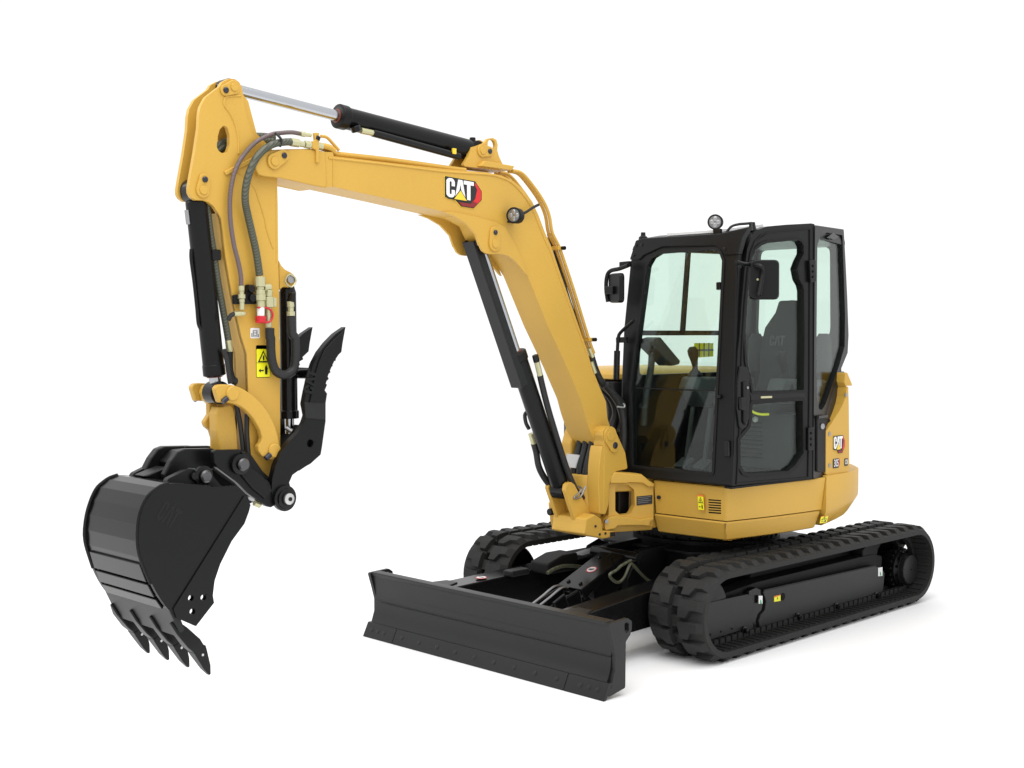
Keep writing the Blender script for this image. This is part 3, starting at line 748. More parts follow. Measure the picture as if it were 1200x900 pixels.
lugp = rc([(1.36,0.829),(1.343,0.843),(1.31,0.843),(1.237,0.804),(1.193,0.756),(1.12,0.607),(1.237,0.645),(1.33,0.681),(1.345,0.721)], .012)
lugh = rc([(1.291,0.755),(1.242,0.744),(1.207,0.698),(1.283,0.716)], .008)
MB().side(lugp, -.20, -.16, 'yellow_paint', holes=[lugh]).build('cylinder_lug', post, bevel=.008)
ch = [(1.377,-0.15,0.779),(1.341,-0.15,0.764)]
MB().cyl((ch[0][0]-.02, -.16, ch[0][2]), (ch[0][0]+.02, -.16, ch[0][2]), .022, 'black_gloss', seg=14).build('cap_bolt', post, bevel=.004)
MB().bar((ch[1][0]-.01, -.16, ch[1][2]-.05), (ch[1][0]-.01, -.16, ch[1][2]+.05), .03, .03, 'bolt_blue', (1, 0, 0)).build('block', post, bevel=.004)
cl = [(1.352,-0.02,1.099),(1.141,-0.02,1.072)]
MB().bar((cl[0][0], -.06, cl[0][2]+.005), (cl[1][0], .07, cl[1][2]), .012, .085, 'bright_steel').build('hose_clamp', post, bevel=.003)
MB().side([(1.205,0.67),(1.158,0.666),(1.158,0.64),(1.205,0.642)], .169, .173, 'black_ink').build('stop_pad', post)
ys = [(1.213,1.261),(1.174,1.2)]
pin_boss(post, ys[0], ys[1], .17, r=.045, h=.012, rb=.020)
for s in [(1.34,0.721),(1.301,0.667),(1.249,0.668)]:
    MB().cyl((s[0], .168, s[1]), (s[0], .175, s[1]), .008, 'bolt_blue', seg=10).build('bolt', post)

# ---------------------------------------------------------------- cab
fnF = frame_fn((.95, 0, .985), (0, 1, 0), (-.06, 0, 1.415))
fnD = frame_fn((.945, .885, .985), (-.915, .075, 0), (0, 0, 1))
fnQ = frame_fn((.168, .949, .985), (-.568, -.129, 0), (0, 0, 1))
outF = [(0.884,0.002),(0.874,1.348),(0.88,1.428),(0.151,1.432),(0.061,1.356),(0.023,0.928),(0.018,0.605),(0.036,-0.003)]
holeF = rc([(0.099,0.559),(0.197,1.314),(0.232,1.364),(0.296,1.392),(0.74,1.398),(0.774,1.325),(0.747,0.068),(0.128,0.068)], [.02, .02, .03, .05, .06, .02, .015, .015])
FT = -.055
fo = MB().prism(outF, fnF, FT, 0, 'black_paint', holes=[holeF])
cab = front = fo.build('cab_frame', ex, bevel=.012, label='black operator cab frame with green tinted windows')
# raised seal round the windscreen
so_ = inset(holeF, -.012)
MB().prism(so_, fnF, -.01, .006, 'black_matte', holes=[inset(holeF, .006)]).build('window_seal', front, bevel=.003)
zs = [(0.099,0.554),(0.728,0.56)]
up_p = [p for p in inset(holeF, -.004)]
# windscreen panes, upper and lower, split at the thin dark joint
zc = (zs[0][1]+zs[1][1])/2
def clip(poly, z, above):
    out = []
    for i in range(len(poly)):
        a = poly[i-1]; b = poly[i]; ia = (a[1] > z) == above; ib = (b[1] > z) == above
        if ia != ib:
            t = (z-a[1])/(b[1]-a[1]); out.append((a[0]+(b[0]-a[0])*t, z))
        if ib: out.append(b)
    return out
MB().prism(clip(up_p, zc+.004, True), fnF, -.020, -.015, 'green_glass').build('windscreen_pane', cab)
MB().prism(clip(up_p, zc-.004, False), fnF, -.020, -.015, 'green_glass').build('windscreen_pane', cab)
ysz = [p[0] for p in up_p]
MB().prism([(.13, zc-.004), (.76, zc-.004), (.76, zc+.004), (.13, zc+.004)], fnF, -.022, -.013, 'black_matte').build('windscreen_joint', cab)
# door side: frame panel, windows
outD = [(-0.001,0.007),(0.025,0.526),(0.042,0.796)] + [(0.055,0.875),(0.072,1.068),(0.096,1.261),(0.119,1.391),(0.158,1.463),(0.218,1.509),(0.3,1.531),(0.488,1.552),(0.726,1.573),(0.762,1.57)] + [(0.779,0.474),(0.764,-0.001)]
hU = [(0.1,0.901),(0.114,1.094),(0.14,1.301),(0.155,1.343),(0.189,1.387),(0.239,1.416),(0.301,1.435),(0.585,1.466),(0.629,1.455),(0.651,1.427),(0.65,1.383),(0.615,1.338),(0.588,1.29),(0.611,1.224),(0.644,1.191),(0.657,1.157)] + [(0.666,0.871),(0.664,0.546),(0.179,0.552),(0.147,0.652),(0.116,0.73),(0.103,0.873)]
hL = rc([(0.169,0.479),(0.292,0.483),(0.654,0.485),(0.666,0.158),(0.584,0.088),(0.513,0.057),(0.154,0.068),(0.098,0.085),(0.065,0.123),(0.061,0.276),(0.151,0.339),(0.164,0.391)], .012)
do_ = MB().prism(rc(outD, .01), fnD, -.05, 0, 'black_paint', holes=[rc(hU, .01), hL])
door = do_.build('cab_door', ex, bevel=.008, label='black cab door with two windows and a handle')
MB().prism(inset(hU, -.01), fnD, -.028, -.023, 'green_glass').build('door_pane', door)
MB().prism(inset(hL, -.01), fnD, -.028, -.023, 'green_glass').build('door_pane', door)
# door outer lip following the frame
lip = [(0.031,0.012),(0.051,0.28),(0.07,0.795)] + [(0.075,0.875),(0.092,1.068),(0.12,1.275),(0.143,1.372),(0.182,1.438),(0.239,1.479),(0.31,1.501),(0.488,1.523),(0.7,1.545),(0.718,1.54)] + [(0.729,0.544),(0.724,-0.003)]
lipi = inset(lip, .012)
MB().prism(lip, fnD, -.004, .007, 'black_matte', holes=[lipi]).build('door_seal', door, bevel=.003)
low = [(0.024,0.029),(0.683,0.013),(0.705,0.08),(0.65,0.016),(0.596,0.006),(0.035,0.019)]
rim = inset(hL, -.022)
MB().prism(rim, fnD, -.003, .006, 'black_matte', holes=[inset(hL, .002)]).build('door_seal', door, bevel=.003)
rimU = inset(hU, -.016)
MB().prism(rc(rimU, .008), fnD, -.003, .006, 'black_matte', holes=[rc(inset(hU, .002), .008)]).build('door_seal', door, bevel=.003)
midb = [(0.148,0.55),(0.675,0.545),(0.676,0.486),(0.169,0.479)]
MB().prism(midb, fnD, -.002, .004, 'black_gloss').build('door_rail', door, bevel=.002)
hq = [(0.246,0.523),(0.35,0.522),(0.35,0.51),(0.247,0.511)]
MB().prism(hq, fnD, .002, .008, 'zinc').build('door_latch_rod', door)
han = rc([(0.047,0.706),(0.103,0.702),(0.133,0.672),(0.141,0.535),(0.138,0.405),(0.115,0.348),(0.071,0.333),(0.047,0.351),(0.026,0.461),(0.028,0.616)], .012)
MB().prism(han, fnD, -.002, .012, 'black_gloss').build('handle_pocket', door, bevel=.006)
MB().prism(rc([(0.033,0.526),(0.079,0.522),(0.083,0.453),(0.038,0.448)], .01), fnD, .008, .034, 'black_gloss').build('handle', door, bevel=.008)
MB().prism(rc([(0.064,0.615),(0.103,0.617),(0.114,0.38),(0.09,0.358),(0.07,0.382)], .01), fnD, .008, .024, 'black_paint').build('handle', door, bevel=.006)
kq = [(0.098,0.579)][0]
MB().cyl(fnD(*kq, .02), fnD(*kq, .03), .008, 'steel', seg=12).build('key_lock', door)
for pts in ([(0.685,1.344),(0.747,1.349),(0.754,1.214),(0.698,1.21)], [(0.69,0.316),(0.745,0.319),(0.748,0.176),(0.692,0.174)]):
    MB().prism(rc(pts, .006), fnD, 0, .022, 'black_gloss').build('hinge', door, bevel=.004)
    for t in (.25, .5, .75):
        cx = sum(p[0] for p in pts)/4; cz = pts[3][1] + (pts[0][1]-pts[3][1])*t
        MB().lathe(fnD(cx, cz, .02), (.08, 1, 0), [(0, .009), (.008, .008), (.011, .004)], 'black_paint', 8).build('hinge_bolt', door)
# rear quarter: panel with window, lower latch panel
outQ = [(-0.026,1.563),(0.534,1.575),(0.577,1.378),(0.623,1.134),(0.659,0.886)] + [(0.644,0.767),(0.483,0.645),(0.31,0.488),(0.227,0.386),(0.211,0.338),(0.222,-0.021),(-0.013,-0.003)]
holeQ = rc([(0.019,1.44),(0.059,1.49),(0.192,1.532),(0.508,1.536),(0.543,1.305),(0.58,1.017)] + [(0.578,0.811),(0.464,0.683),(0.203,0.448),(0.141,0.415),(0.082,0.42),(0.038,0.5),(0.021,0.816)], .012)
qd = MB().prism(rc(outQ, .012), fnQ, -.045, 0, 'black_paint', holes=[holeQ]).build('rear_quarter', ex, bevel=.008)
MB().prism(inset(holeQ, -.008), fnQ, -.024, -.019, 'green_glass').build('quarter_pane', qd)
lt = rc([(0.017,0.374),(0.184,0.373),(0.195,0.016),(0.11,0.021),(0.027,0.034)], .012)
MB().prism(lt, fnQ, -.002, .012, 'black_matte').build('latch_panel', qd, bevel=.006)
lq = [(0.093,0.314),(0.018,0.349),(0.168,0.346)]
MB().lathe(fnQ(*lq[0], .012), (.2, .97, 0), [(0, .018), (.012, .018), (.016, .008)], 'steel', 14).build('latch_lock', qd)
MB().prism([(0.008,0.384),(0.184,0.382),(0.184,0.365),(0.009,0.366)], fnQ, .01, .025, 'charcoal_paint').build('latch_lip', qd, bevel=.003)
arm_q = rc([(0.483,0.645),(0.565,0.646),(0.601,0.549),(0.543,0.478),(0.401,0.398),(0.271,0.334),(0.212,0.296),(0.209,0.387),(0.31,0.488)], .01)
MB().prism(arm_q, fnQ, -.03, .004, 'charcoal_paint').build('rear_brace', qd, bevel=.006)
for p in [(0.539,0.616),(0.52,0.496),(0.254,0.338)]:
    MB().lathe(fnQ(*p, .004), (.2, .97, 0), [(0, .013), (.006, .012), (.008, .005)], 'black_gloss', 10).build('bolt', qd)
MB().prism([(0.171,1.504),(0.269,1.534),(0.374,1.517),(0.27,1.489)], fnQ, .0, .02, 'black_gloss').build('window_latch', qd, bevel=.004)
# right wall and rear wall
def fnR(a, b, t): return (a, t + .06*(b-.985)/1.415, b)
rw = MB().prism([(.93, .985), (.875, 2.43), (-.40, 2.46), (-.42, 1.30), (-.05, .985)], fnR, .03, .07, 'black_paint', holes=[rc([(.84, 1.62), (.82, 2.40), (-.28, 2.42), (-.28, 1.62)], .04)])
rwo = rw.build('cab_side_wall', ex, bevel=.006)
MB().prism(rc([(.85, 1.61), (.83, 2.41), (-.29, 2.43), (-.29, 1.61)], .04), fnR, .045, .050, 'green_glass').build('side_pane', rwo)
MB().prism([(-.30, 1.868), (.86, 1.868), (.86, 1.900), (-.30, 1.900)], fnR, .035, .065, 'black_matte').build('window_bar', rwo, bevel=.004)
mu = [(0.349,2.406),(0.392,1.908)]
MB().bar((mu[0][0]+.01, .110, 2.43), (mu[1][0]-.005, .086, 1.88), .022, .03, 'black_matte', (0, 1, 0)).build('window_mullion', rwo)
bw = MB().front([(.05, 1.20), (.79, 1.20), (.78, 2.50), (.09, 2.50)], -.42, -.38, 'black_paint', holes=[rc([(.13, 1.86), (.72, 1.86), (.71, 2.455), (.15, 2.455)], .05)])
bwo = bw.build('cab_rear_wall', ex, bevel=.006)
MB().front(rc([(.12, 1.85), (.73, 1.85), (.72, 2.465), (.14, 2.465)], .05), -.405, -.400, 'green_glass').build('rear_pane', bwo)
# roof
def rp(off, dx=0.0): 
    base = [(.895-dx, .075), (.895-dx, .862), (.70, .890), (.45, .915), (.168, .938), (-.10, .882), (-.40, .815), (-.42, .08)]
    return inset(base, off)
def zt(base, poly): return [base + .075*max(0, min(1, (.86-a)/.62)) - .02*max(0, min(1, (.1-a)/.5)) for a, b in poly]
r0 = rp(.0); r1 = rp(.0, .012); r2 = rp(.008, .04); r3 = rp(.03, .05); r4 = rp(.08, .10)
roof = loft([(r0, [z-.055 for z in zt(2.455, r0)]), (r1, [z-.03 for z in zt(2.455, r1)]), (r2, zt(2.462, r2)), (r3, zt(2.474, r3)), (r4, zt(2.482, r4))], 'black_paint').build('cab_roof', ex, bevel=.006)
fnK = frame_fn((.79, 0, 2.4895), (0, 1, 0), (-.62, 0, .078))
MB().prism(rc([(.26, 0), (.66, 0), (.64, .52), (.40, .52)], .02), fnK, -.002, .014, 'white_ink').build('skylight', roof)  # plain white stands in for the bright reflection in the roof glass
hdr = [(0.063,1.359),(0.108,1.478),(0.161,1.489),(0.749,1.487),(0.95,1.514),(0.906,1.452),(0.879,1.356),(0.786,1.355),(0.761,1.389),(0.72,1.413),(0.323,1.426),(0.178,1.379),(0.143,1.353)]
MB().prism(hdr, fnF, -.04, .012, 'black_paint').build('front_header', cab, bevel=.008)
for p in [(0.117,1.446),(0.162,1.448),(0.101,1.387),(0.789,1.394),(0.9,1.284)]:
    MB().lathe(fnF(*p, .010), (1, 0, 0), [(0, .011), (.006, .010), (.009, .004)], 'black_gloss', 10).build('bolt', front)
kb = [(0.84,0.122,2.494),(0.84,0.918,2.512)]
MB().lathe((kb[0][0], kb[0][1], kb[0][2]-.03), (0, 0, 1), [(0, .03), (.02, .028), (.03, .016), (.05, .014)], 'black_gloss', 14).build('roof_knob', roof)
MB().lathe((.72, .855, 2.49), (0, 0, 1), [(0, .03), (.02, .022), (.05, .016)], 'black_gloss', 14).build('roof_knob', roof)
MB().tube([(.84, .75, 2.47), (.83, .78, 2.51), (.80, .81, 2.525), (.76, .83, 2.53), (.72, .85, 2.535)], .008, 'hose_black', 8).build('lamp_cable', roof)
# work lamp on the roof
def work_lamp(parent, p, d, r, name='work_lamp'):
    p = Vector(p); d = Vector(d).normalized()
    l = MB().lathe(p - d*r*1.3, d, [(0, r*.75), (r*.3, r*.95), (r*1.2, r), (r*1.5, r*1.02), (r*1.55, r*.86), (r*1.42, r*.84)], 'black_matte', 28).build(name, parent, bevel=.002)
    MB().lathe(p + d*r*.12, d, [(0, r*.84), (r*.06, r*.80), (r*.10, r*.5)], 'lens_dark', 24).build('lens', l)
    a = d.orthogonal().normalized(); b = d.cross(a)
    for i in range(4):
        c = p + d*r*.18 + (a*math.cos(PI/4+i*PI/2) + b*math.sin(PI/4+i*PI/2))*r*.40
        MB().lathe(c, d, [(0, r*.34), (r*.05, r*.26)], 'lens', 12).build('reflector', l)
    return l
wl = [(0.86,0.689,2.543)][0]
wlo = work_lamp(ex, (wl[0], wl[1], wl[2]), (.85, .45, -.05), .045)
MB().bar((.85, wl[1]+.01, 2.44), (.85, wl[1]+.01, wl[2]-.04), .03, .05, 'black_gloss', (0, 1, 0)).build('lamp_bracket', wlo, bevel=.004)
MB().box(.84, .89, wl[1]-.03, wl[1]+.06, 2.43, 2.455, 'black_gloss').build('lamp_bracket', wlo, bevel=.004)
# mirrors
def mirror(parent, c, n, w, h, arm, t=.03):
    n = Vector(n).normalized(); u = Vector((0, 0, 1)).cross(n).normalized(); v = n.cross(u)
    fn = lambda a, b, q: tuple(Vector(c) + u*a + v*b + n*q)
    pol = rc([(-w/2, -h/2), (w/2, -h/2), (w/2, h/2), (-w/2, h/2)], .03)
    m = MB().solid([[fn(a, b, -t/2) for a, b in pol], [fn(a, b, 0) for a, b in pol], [fn(a*.92, b*.95, t/2) for a, b in pol]], 'black_paint').build('mirror', parent, bevel=.004)
    MB().prism(inset(pol, .008), fn, -t/2-.002, -t/2, 'chrome').build('mirror_glass', m)
    MB().tube(arm, .013, 'black_paint', 10).build('mirror_arm', m)
    return m, fn
mc = [(0.895,1.06,2.189)][0]
ma = [(1.085,1.0,2.287),(1.021,1.0,2.277),(0.934,1.0,2.275)] + [(0.968,1.08,2.263),(0.937,1.08,2.237),(0.945,1.08,2.187),(0.972,1.08,2.098)]
mm, mfn = mirror(ex, mc, (.72, .69, .02), .172, .228, ma)
MB().lathe(mfn(-.04, 0, .013), (.72, .69, 0), [(0, .008), (.006, .006)], 'zinc', 10).build('screw', mm)
fm_ = [(1.02,0.056,2.163)][0]
fa = [(1.02,0.152,2.3),(1.02,0.081,2.282),(1.02,0.009,2.271),(1.02,-0.02,2.237),(1.02,-0.027,2.162),(1.02,-0.012,2.079)]
mm2, mfn2 = mirror(ex, fm_, (.98, -.30, 0), .14, .185, fa, .035)
cq = [(1.02,0.01,2.15)][0]
MB().bar((cq[0]+.02, cq[1]-.02, cq[2]), (cq[0]+.02, cq[1]+.05, cq[2]), .04, .05, 'black_gloss').build('clamp', mm2, bevel=.006)
MB().bar([(0.96,0.039,2.31)][0], [(0.96,0.119,2.313)][0], .03, .035, 'black_paint').build('mirror_bracket', mm2, bevel=.005)
# wiper / grab rail beside the windscreen
MB().tube([(0.985,0.169,1.961),(0.985,0.062,1.886),(0.985,0.044,1.845)] + [(0.985,0.039,1.801),(0.985,0.032,1.662),(0.985,0.029,1.6)], .011, 'black_paint', 10).build('grab_rail', cab)
gb = [(0.97,0.022,1.839),(0.97,0.103,1.842)]
MB().bar(gb[0], gb[1], .03, .035, 'black_paint').build('rail_bracket', cab, bevel=.004)
MB().cyl(*[(0.985,0.035,1.773),(0.985,0.029,1.593)], .02, 'black_gloss', seg=14).build('gas_strut', cab)
# hook and small fittings on the pillar
MB().lathe(fnF(*[(0.783,0.525)][0], 0), (1, 0, 0), [(0, .016), (.02, .014), (.03, .008)], 'black_gloss', 12).build('door_stop', cab)
MB().prism(rc([(0.831,0.266),(0.868,0.271),(0.872,0.178),(0.844,0.171)], .008), fnF, 0, .03, 'black_gloss').build('step_catch', cab, bevel=.006)
MB().prism([(0.736,1.198),(0.763,1.2),(0.765,1.155),(0.738,1.153)], fnF, -.01, .015, 'black_gloss').build('screen_catch', cab, bevel=.004)
# rear lower corner and sill
MB().prism([(-.0, -.012), (.79, -.012), (.79, .0), (0, .0)], fnD, -.06, -.004, 'black_matte').build('sill', cab)
# ---- interior
def ip(mb, name, **k): return mb.build(name, ex if name in ('seat_back', 'joystick') else cab, **k)
ip(MB().box(-.38, .90, .075, .83, .985, 1.01, 'interior_dark'), 'cab_floor')
ip(MB().box(-.36, .22, .30, .82, 1.01, 1.38, 'interior_grey'), 'seat_base', bevel=.02)
for i in range(9):
    z = 1.08 + i*.028
    ip(MB().box(.215, .228, .38, .60, z, z+.012, 'interior_dark'), 'vent_slat')
ip(MB().side(rc([(-.22, 1.38), (.33, 1.38), (.36, 1.44), (.30, 1.50), (-.20, 1.47)], .04), .30, .74, 'seat_fabric'), 'seat_cushion', bevel=.03)
bk = rc([(-.24, 1.44), (-.10, 1.44), (-.16, 1.80), (-.20, 2.08), (-.27, 2.10), (-.31, 1.80)], .03)
def seatback():
    m = MB(); pr_ = [(.24, .29, 1.44), (.20, .28, 1.6), (.22, .29, 1.78), (.20, .30, 1.92), (.13, .36, 2.02), (.11, .38, 2.10)]
    rings = []
    for k, (hw, _, z) in enumerate(pr_):
        xf = -.09 - (z-1.44)*.18; xb = xf - .10
        rings.append([(xf-.03, .52-hw, z), (xf, .52-hw*.6, z), (xf, .52+hw*.6, z), (xf-.03, .52+hw, z), (xb, .52+hw*.8, z), (xb, .52-hw*.8, z)])
    return m.solid(rings, 'seat_fabric')
sb = ip(seatback(), 'seat_back', bevel=.015)
fnB = frame_fn((-.158+.010, .40, 1.80), (0, 1, 0), (-.18, 0, 1))
cat_decal('seat_lettering', sb, fnB, .12, .068, badge=False, colr='seat_ink')
def joystick(x, y, z):
    j = ip(MB().lathe((x, y, z), (0, 0, 1), [(0, .07), (.03, .062), (.035, .066), (.06, .048), (.065, .052), (.09, .03), (.10, .02), (.14, .014)], 'black_matte', 16), 'joystick')
    MB().lathe((x, y, z+.12), (.25, 0, 1), [(0, .018), (.04, .024), (.08, .034), (.11, .036), (.13, .022)], 'black_matte', 14).build('grip', j)
ip(MB().side(rc([(-.2, 1.44), (.28, 1.44), (.34, 1.52), (.30, 1.60), (-.2, 1.58)], .03), .70, .82, 'interior_grey'), 'console', bevel=.02)
ip(MB().side(rc([(-.2, 1.40), (.34, 1.40), (.46, 1.52), (.42, 1.60), (-.2, 1.58)], .03), .10, .26, 'interior_grey'), 'console', bevel=.02)
joystick(.22, .76, 1.52); joystick(.36, .17, 1.545)
mo = [(0.79,0.16,1.828),(0.633,0.16,1.686),(0.899,0.16,1.773)]
ip(MB().side(rc([(0.864,1.803),(0.838,1.847),(0.779,1.858),(0.576,1.706),(0.588,1.683),(0.66,1.675),(0.79,1.758)], .015), .10, .22, 'interior_dark'), 'monitor', bevel=.01)
ip(MB().tube([(.80, .10, 1.30), (.80, .12, 1.50), (.78, .14, 1.66), mo[0]], .022, 'interior_dark'), 'monitor_post')
for y in (.38, .52):
    ip(MB().bar((.74, y, 1.01), (.66, y, 1.42), .02, .02, 'interior_dark', (0, 1, 0)), 'travel_lever')
    ip(MB().bar((.80, y, 1.05), (.70, y, 1.10), .09, .02, 'interior_dark'), 'pedal', bevel=.005)
wd = [(-0.017,0.62,1.3)][0]
ip(MB().lathe((.222, .55, 1.33), (1, 0, 0), [(0, .02), (.012, .018), (.018, .01)], 'white_ink', 16), 'seat_knob')
ip(MB().tube([(0.636,0.8,1.415),(0.597,0.8,1.4),(0.533,0.8,1.388),(0.455,0.8,1.385)], .008, 'warning_yellow', 8), 'yellow_cable')
ip(MB().box(-.30, .20, .27, .30, 1.10, 1.34, 'interior_dark'), 'seat_side_cover', bevel=.01)
for s_ in (1, -1): ip(MB().lathe((-.20, .52+s_*.26, 1.62), (0, 0, 1), [(0, .045), (.02, .055), (.22, .05), (.26, .03)], 'seat_fabric', 14), 'seat_bolster')
ip(MB().lathe((-.24, .52, 2.10), (-.1, 0, 1), [(-.06, .02), (0, .02)], 'interior_dark', 10), 'headrest_post')
yq = [(0.264,0.09,1.817),(0.056,0.09,1.816),(0.055,0.09,1.726),(0.263,0.09,1.719)]
ip(MB().side([(p[0], p[2]) for p in yq], .088, .092, 'warning_yellow'), 'side_sticker')
(xa_, za_), (xb_, zb_) = (yq[0][0], yq[0][2]), (yq[2][0], yq[2][2])
for i in range(1, 4):
    t_ = i/4; xg = xa_+(xb_-xa_)*t_
    ip(MB().box(min(xg-.006, xg+.006), xg+.006, .092, .094, zb_, za_, 'grey_ink'), 'sticker_line')
ip(MB().box(min(xa_, xb_), max(xa_, xb_), .092, .094, (za_+zb_)/2-.008, (za_+zb_)/2+.004, 'grey_ink'), 'sticker_line')

# ---------------------------------------------------------------- boom
BY = .098
boomP = [(3.669,2.648),(3.676,2.672),(3.672,2.696),(3.655,2.72),(3.626,2.74),(3.588,2.754),(3.51,2.765),(3.36,2.782),(3.273,2.776),(3.226,2.779)] + [(3.22,2.76),(2.873,2.761),(2.491,2.763),(2.175,2.772),(2.06,2.766),(1.967,2.745),(1.881,2.699),(1.811,2.638),(1.758,2.562),(1.705,2.467),(1.66,2.395)] + [(1.681,2.441),(1.623,2.329),(1.475,2.047),(1.337,1.782),(1.259,1.595)] + [(1.286,1.666),(1.222,1.555),(1.162,1.462),(1.147,1.357),(1.109,1.281),(1.071,1.242),(1.109,1.201),(1.165,1.192),(1.239,1.201),(1.303,1.28),(1.357,1.391),(1.393,1.483),(1.517,1.683)] + [(1.681,1.925),(1.851,2.215),(1.921,2.293),(2.003,2.366)] + [(2.077,2.363),(2.126,2.431),(2.208,2.486),(2.336,2.519),(2.492,2.535),(2.874,2.575),(3.228,2.609)] + [(3.28,2.599),(3.55,2.626),(3.637,2.634)]
boom = MB().side(boomP, -BY, BY, 'yellow_paint').build('boom', ex, bevel=.008, label='angled yellow boom rising from the swing post', bang=25)
# nose casting, proud of the plates
noseP = [(3.665,2.63),(3.682,2.654),(3.683,2.678),(3.674,2.703),(3.651,2.728),(3.62,2.744),(3.584,2.754),(3.366,2.779),(3.279,2.774),(3.276,2.766),(3.27,2.608),(3.286,2.598),(3.556,2.624),(3.633,2.624)]
for s in (1, -1):
    MB().side(noseP, s*(BY-.01), s*(BY+.008), 'yellow_paint').build('boom_nose', boom, bevel=.006)
# top flange weld and side plate edge lines
def rail(path, y, r, name, parent, m='yellow_paint'): return MB().tube([(a, y, b) for a, b in path], r, m, 8, n=4).build(name, parent)
tl = [(3.253,2.748),(2.874,2.75),(2.491,2.749),(2.175,2.761),(2.076,2.755),(1.984,2.734),(1.904,2.685),(1.834,2.624),(1.781,2.548),(1.723,2.453),(1.678,2.382)] + [(1.693,2.42),(1.638,2.319),(1.49,2.037),(1.352,1.782),(1.274,1.595)]
rail(tl, BY, .006, 'weld_bead', boom); rail(tl, -BY, .006, 'weld_bead', boom)
MB().bar(*[(q[0], BY+.001, q[2]) for q in [(3.223,0.098,2.756),(3.224,0.098,2.609)]], .004, .008, 'yellow_paint', (1, 0, 0)).build('weld_bead', boom)
# cylinder bracket plates under the elbow
brP = [(2.504,2.531),(2.443,2.535),(2.286,2.524),(2.107,2.5),(2.04,2.477),(1.981,2.409)] + [(1.921,2.321),(1.866,2.215),(1.886,2.227),(1.921,2.258),(1.962,2.29),(2.016,2.317),(2.07,2.326),(2.15,2.321),(2.189,2.324),(2.218,2.339),(2.241,2.373)] + [(2.241,2.366),(2.27,2.429),(2.341,2.482),(2.427,2.515)]
brP = [p for p in brP]
for s in (1, -1):
    MB().side(brP, s*(BY-.002), s*(BY+.014), 'yellow_paint').build('cylinder_bracket', boom, bevel=.004)
c_, b_ = [(2.132,2.38),(2.132,2.442)]
pin_boss(boom, c_, b_, BY+.014, r=.034, h=.012)
MB().cyl((c_[0], -BY-.01, c_[1]), (c_[0], BY+.01, c_[1]), .03, 'steel').build('pin', boom)
# underside web behind the bracket
MB().side([(2.404,2.538),(2.246,2.478),(2.181,2.386),(1.981,2.372),(1.913,2.448),(2.082,2.521)], -.05, .05, 'yellow_paint').build('bracket_web', boom)
# nose pin
c_, b_ = [(3.583,2.699),(3.529,2.731)]
pin_boss(boom, c_, b_, BY+.008, r=.030, h=.012)
# clevis for the stick cylinder on top
tw = rc([(2.317,2.805),(2.277,2.855),(2.256,2.906),(2.204,2.921),(2.155,2.94),(2.129,2.967),(2.092,2.975),(2.063,2.967),(2.053,2.941),(2.056,2.909),(2.043,2.878),(2.006,2.824),(2.026,2.798),(2.301,2.797)], .008)
hole = circ([(2.101,2.936)][0], .030)
for y0, y1 in ((.042, .062), (-.062, -.042)):
    MB().side(tw, y0, y1, 'yellow_paint', holes=[hole]).build('stick_cylinder_clevis', boom, bevel=.004)
c_, b_ = [(2.178,2.894),(2.124,2.896)]
pin_boss(boom, c_, b_, .062, r=.028, h=.010)
MB().side([(2.18,2.837),(1.947,2.829),(1.964,2.803),(2.213,2.805)], -.09, .09, 'yellow_paint').build('clevis_base', boom, bevel=.004)
# brand decal on the boom side
q = [(2.477,0.099,2.616),(2.277,0.099,2.607),(2.276,0.099,2.724),(2.477,0.099,2.718)]
o = Vector((q[0][0], BY+.001, q[0][2])); u = Vector((q[1][0], BY+.001, q[1][2])) - o; v = Vector((q[3][0], BY+.001, q[3][2])) - o
uu = Vector((u.x, 0, u.z)); vv = Vector((0, 0, v.length))
fo_ = Vector(o)
un = u.normalized(); vn = Vector((0, 0, 1))
fnBoom = lambda a, b, t: tuple(fo_ + un*a + vn*b + Vector((0, 1, 0))*t)
cat_decal('brand_decal', boom, fnBoom, u.length, v.length)
# tubes and clips along the top
def btube(y, off, r):
    p = [(1.951,0.06,2.803),(1.877,0.06,2.797),(1.799,0.06,2.745),(1.701,0.06,2.655),(1.647,0.06,2.572)] + [(1.62,0.06,2.471),(1.554,0.06,2.379),(1.433,0.06,2.14),(1.295,0.06,1.844),(1.248,0.06,1.76)]
    return MB().tube([(a+off, y, c+off*.5) for a, b, c in p], r, 'yellow_paint', 10, n=4).build('hydraulic_tube', boom)
btube(.075, 0, .010); btube(.045, .0, .010); btube(-.03, .0, .010); btube(-.065, .0, .010)
for pt in [(1.565,0.06,2.384),(1.287,0.06,1.844)]:
    MB().box(pt[0]-.02, pt[0]+.02, -.08, .09, pt[2]-.012, pt[2]+.012, 'yellow_paint').build('tube_clamp', boom, bevel=.004)
    MB().cyl((pt[0]-.015, .09, pt[2]), (pt[0]-.015, .112, pt[2]), .012, 'black_gloss', seg=10).build('clamp_bolt', boom)
MB().tube([(1.603,0.03,2.469),(1.521,0.03,2.311),(1.431,0.03,2.09),(1.339,0.03,1.926),(1.285,0.03,1.843)], .012, 'hose_black', 8).build('lamp_cable', boom)
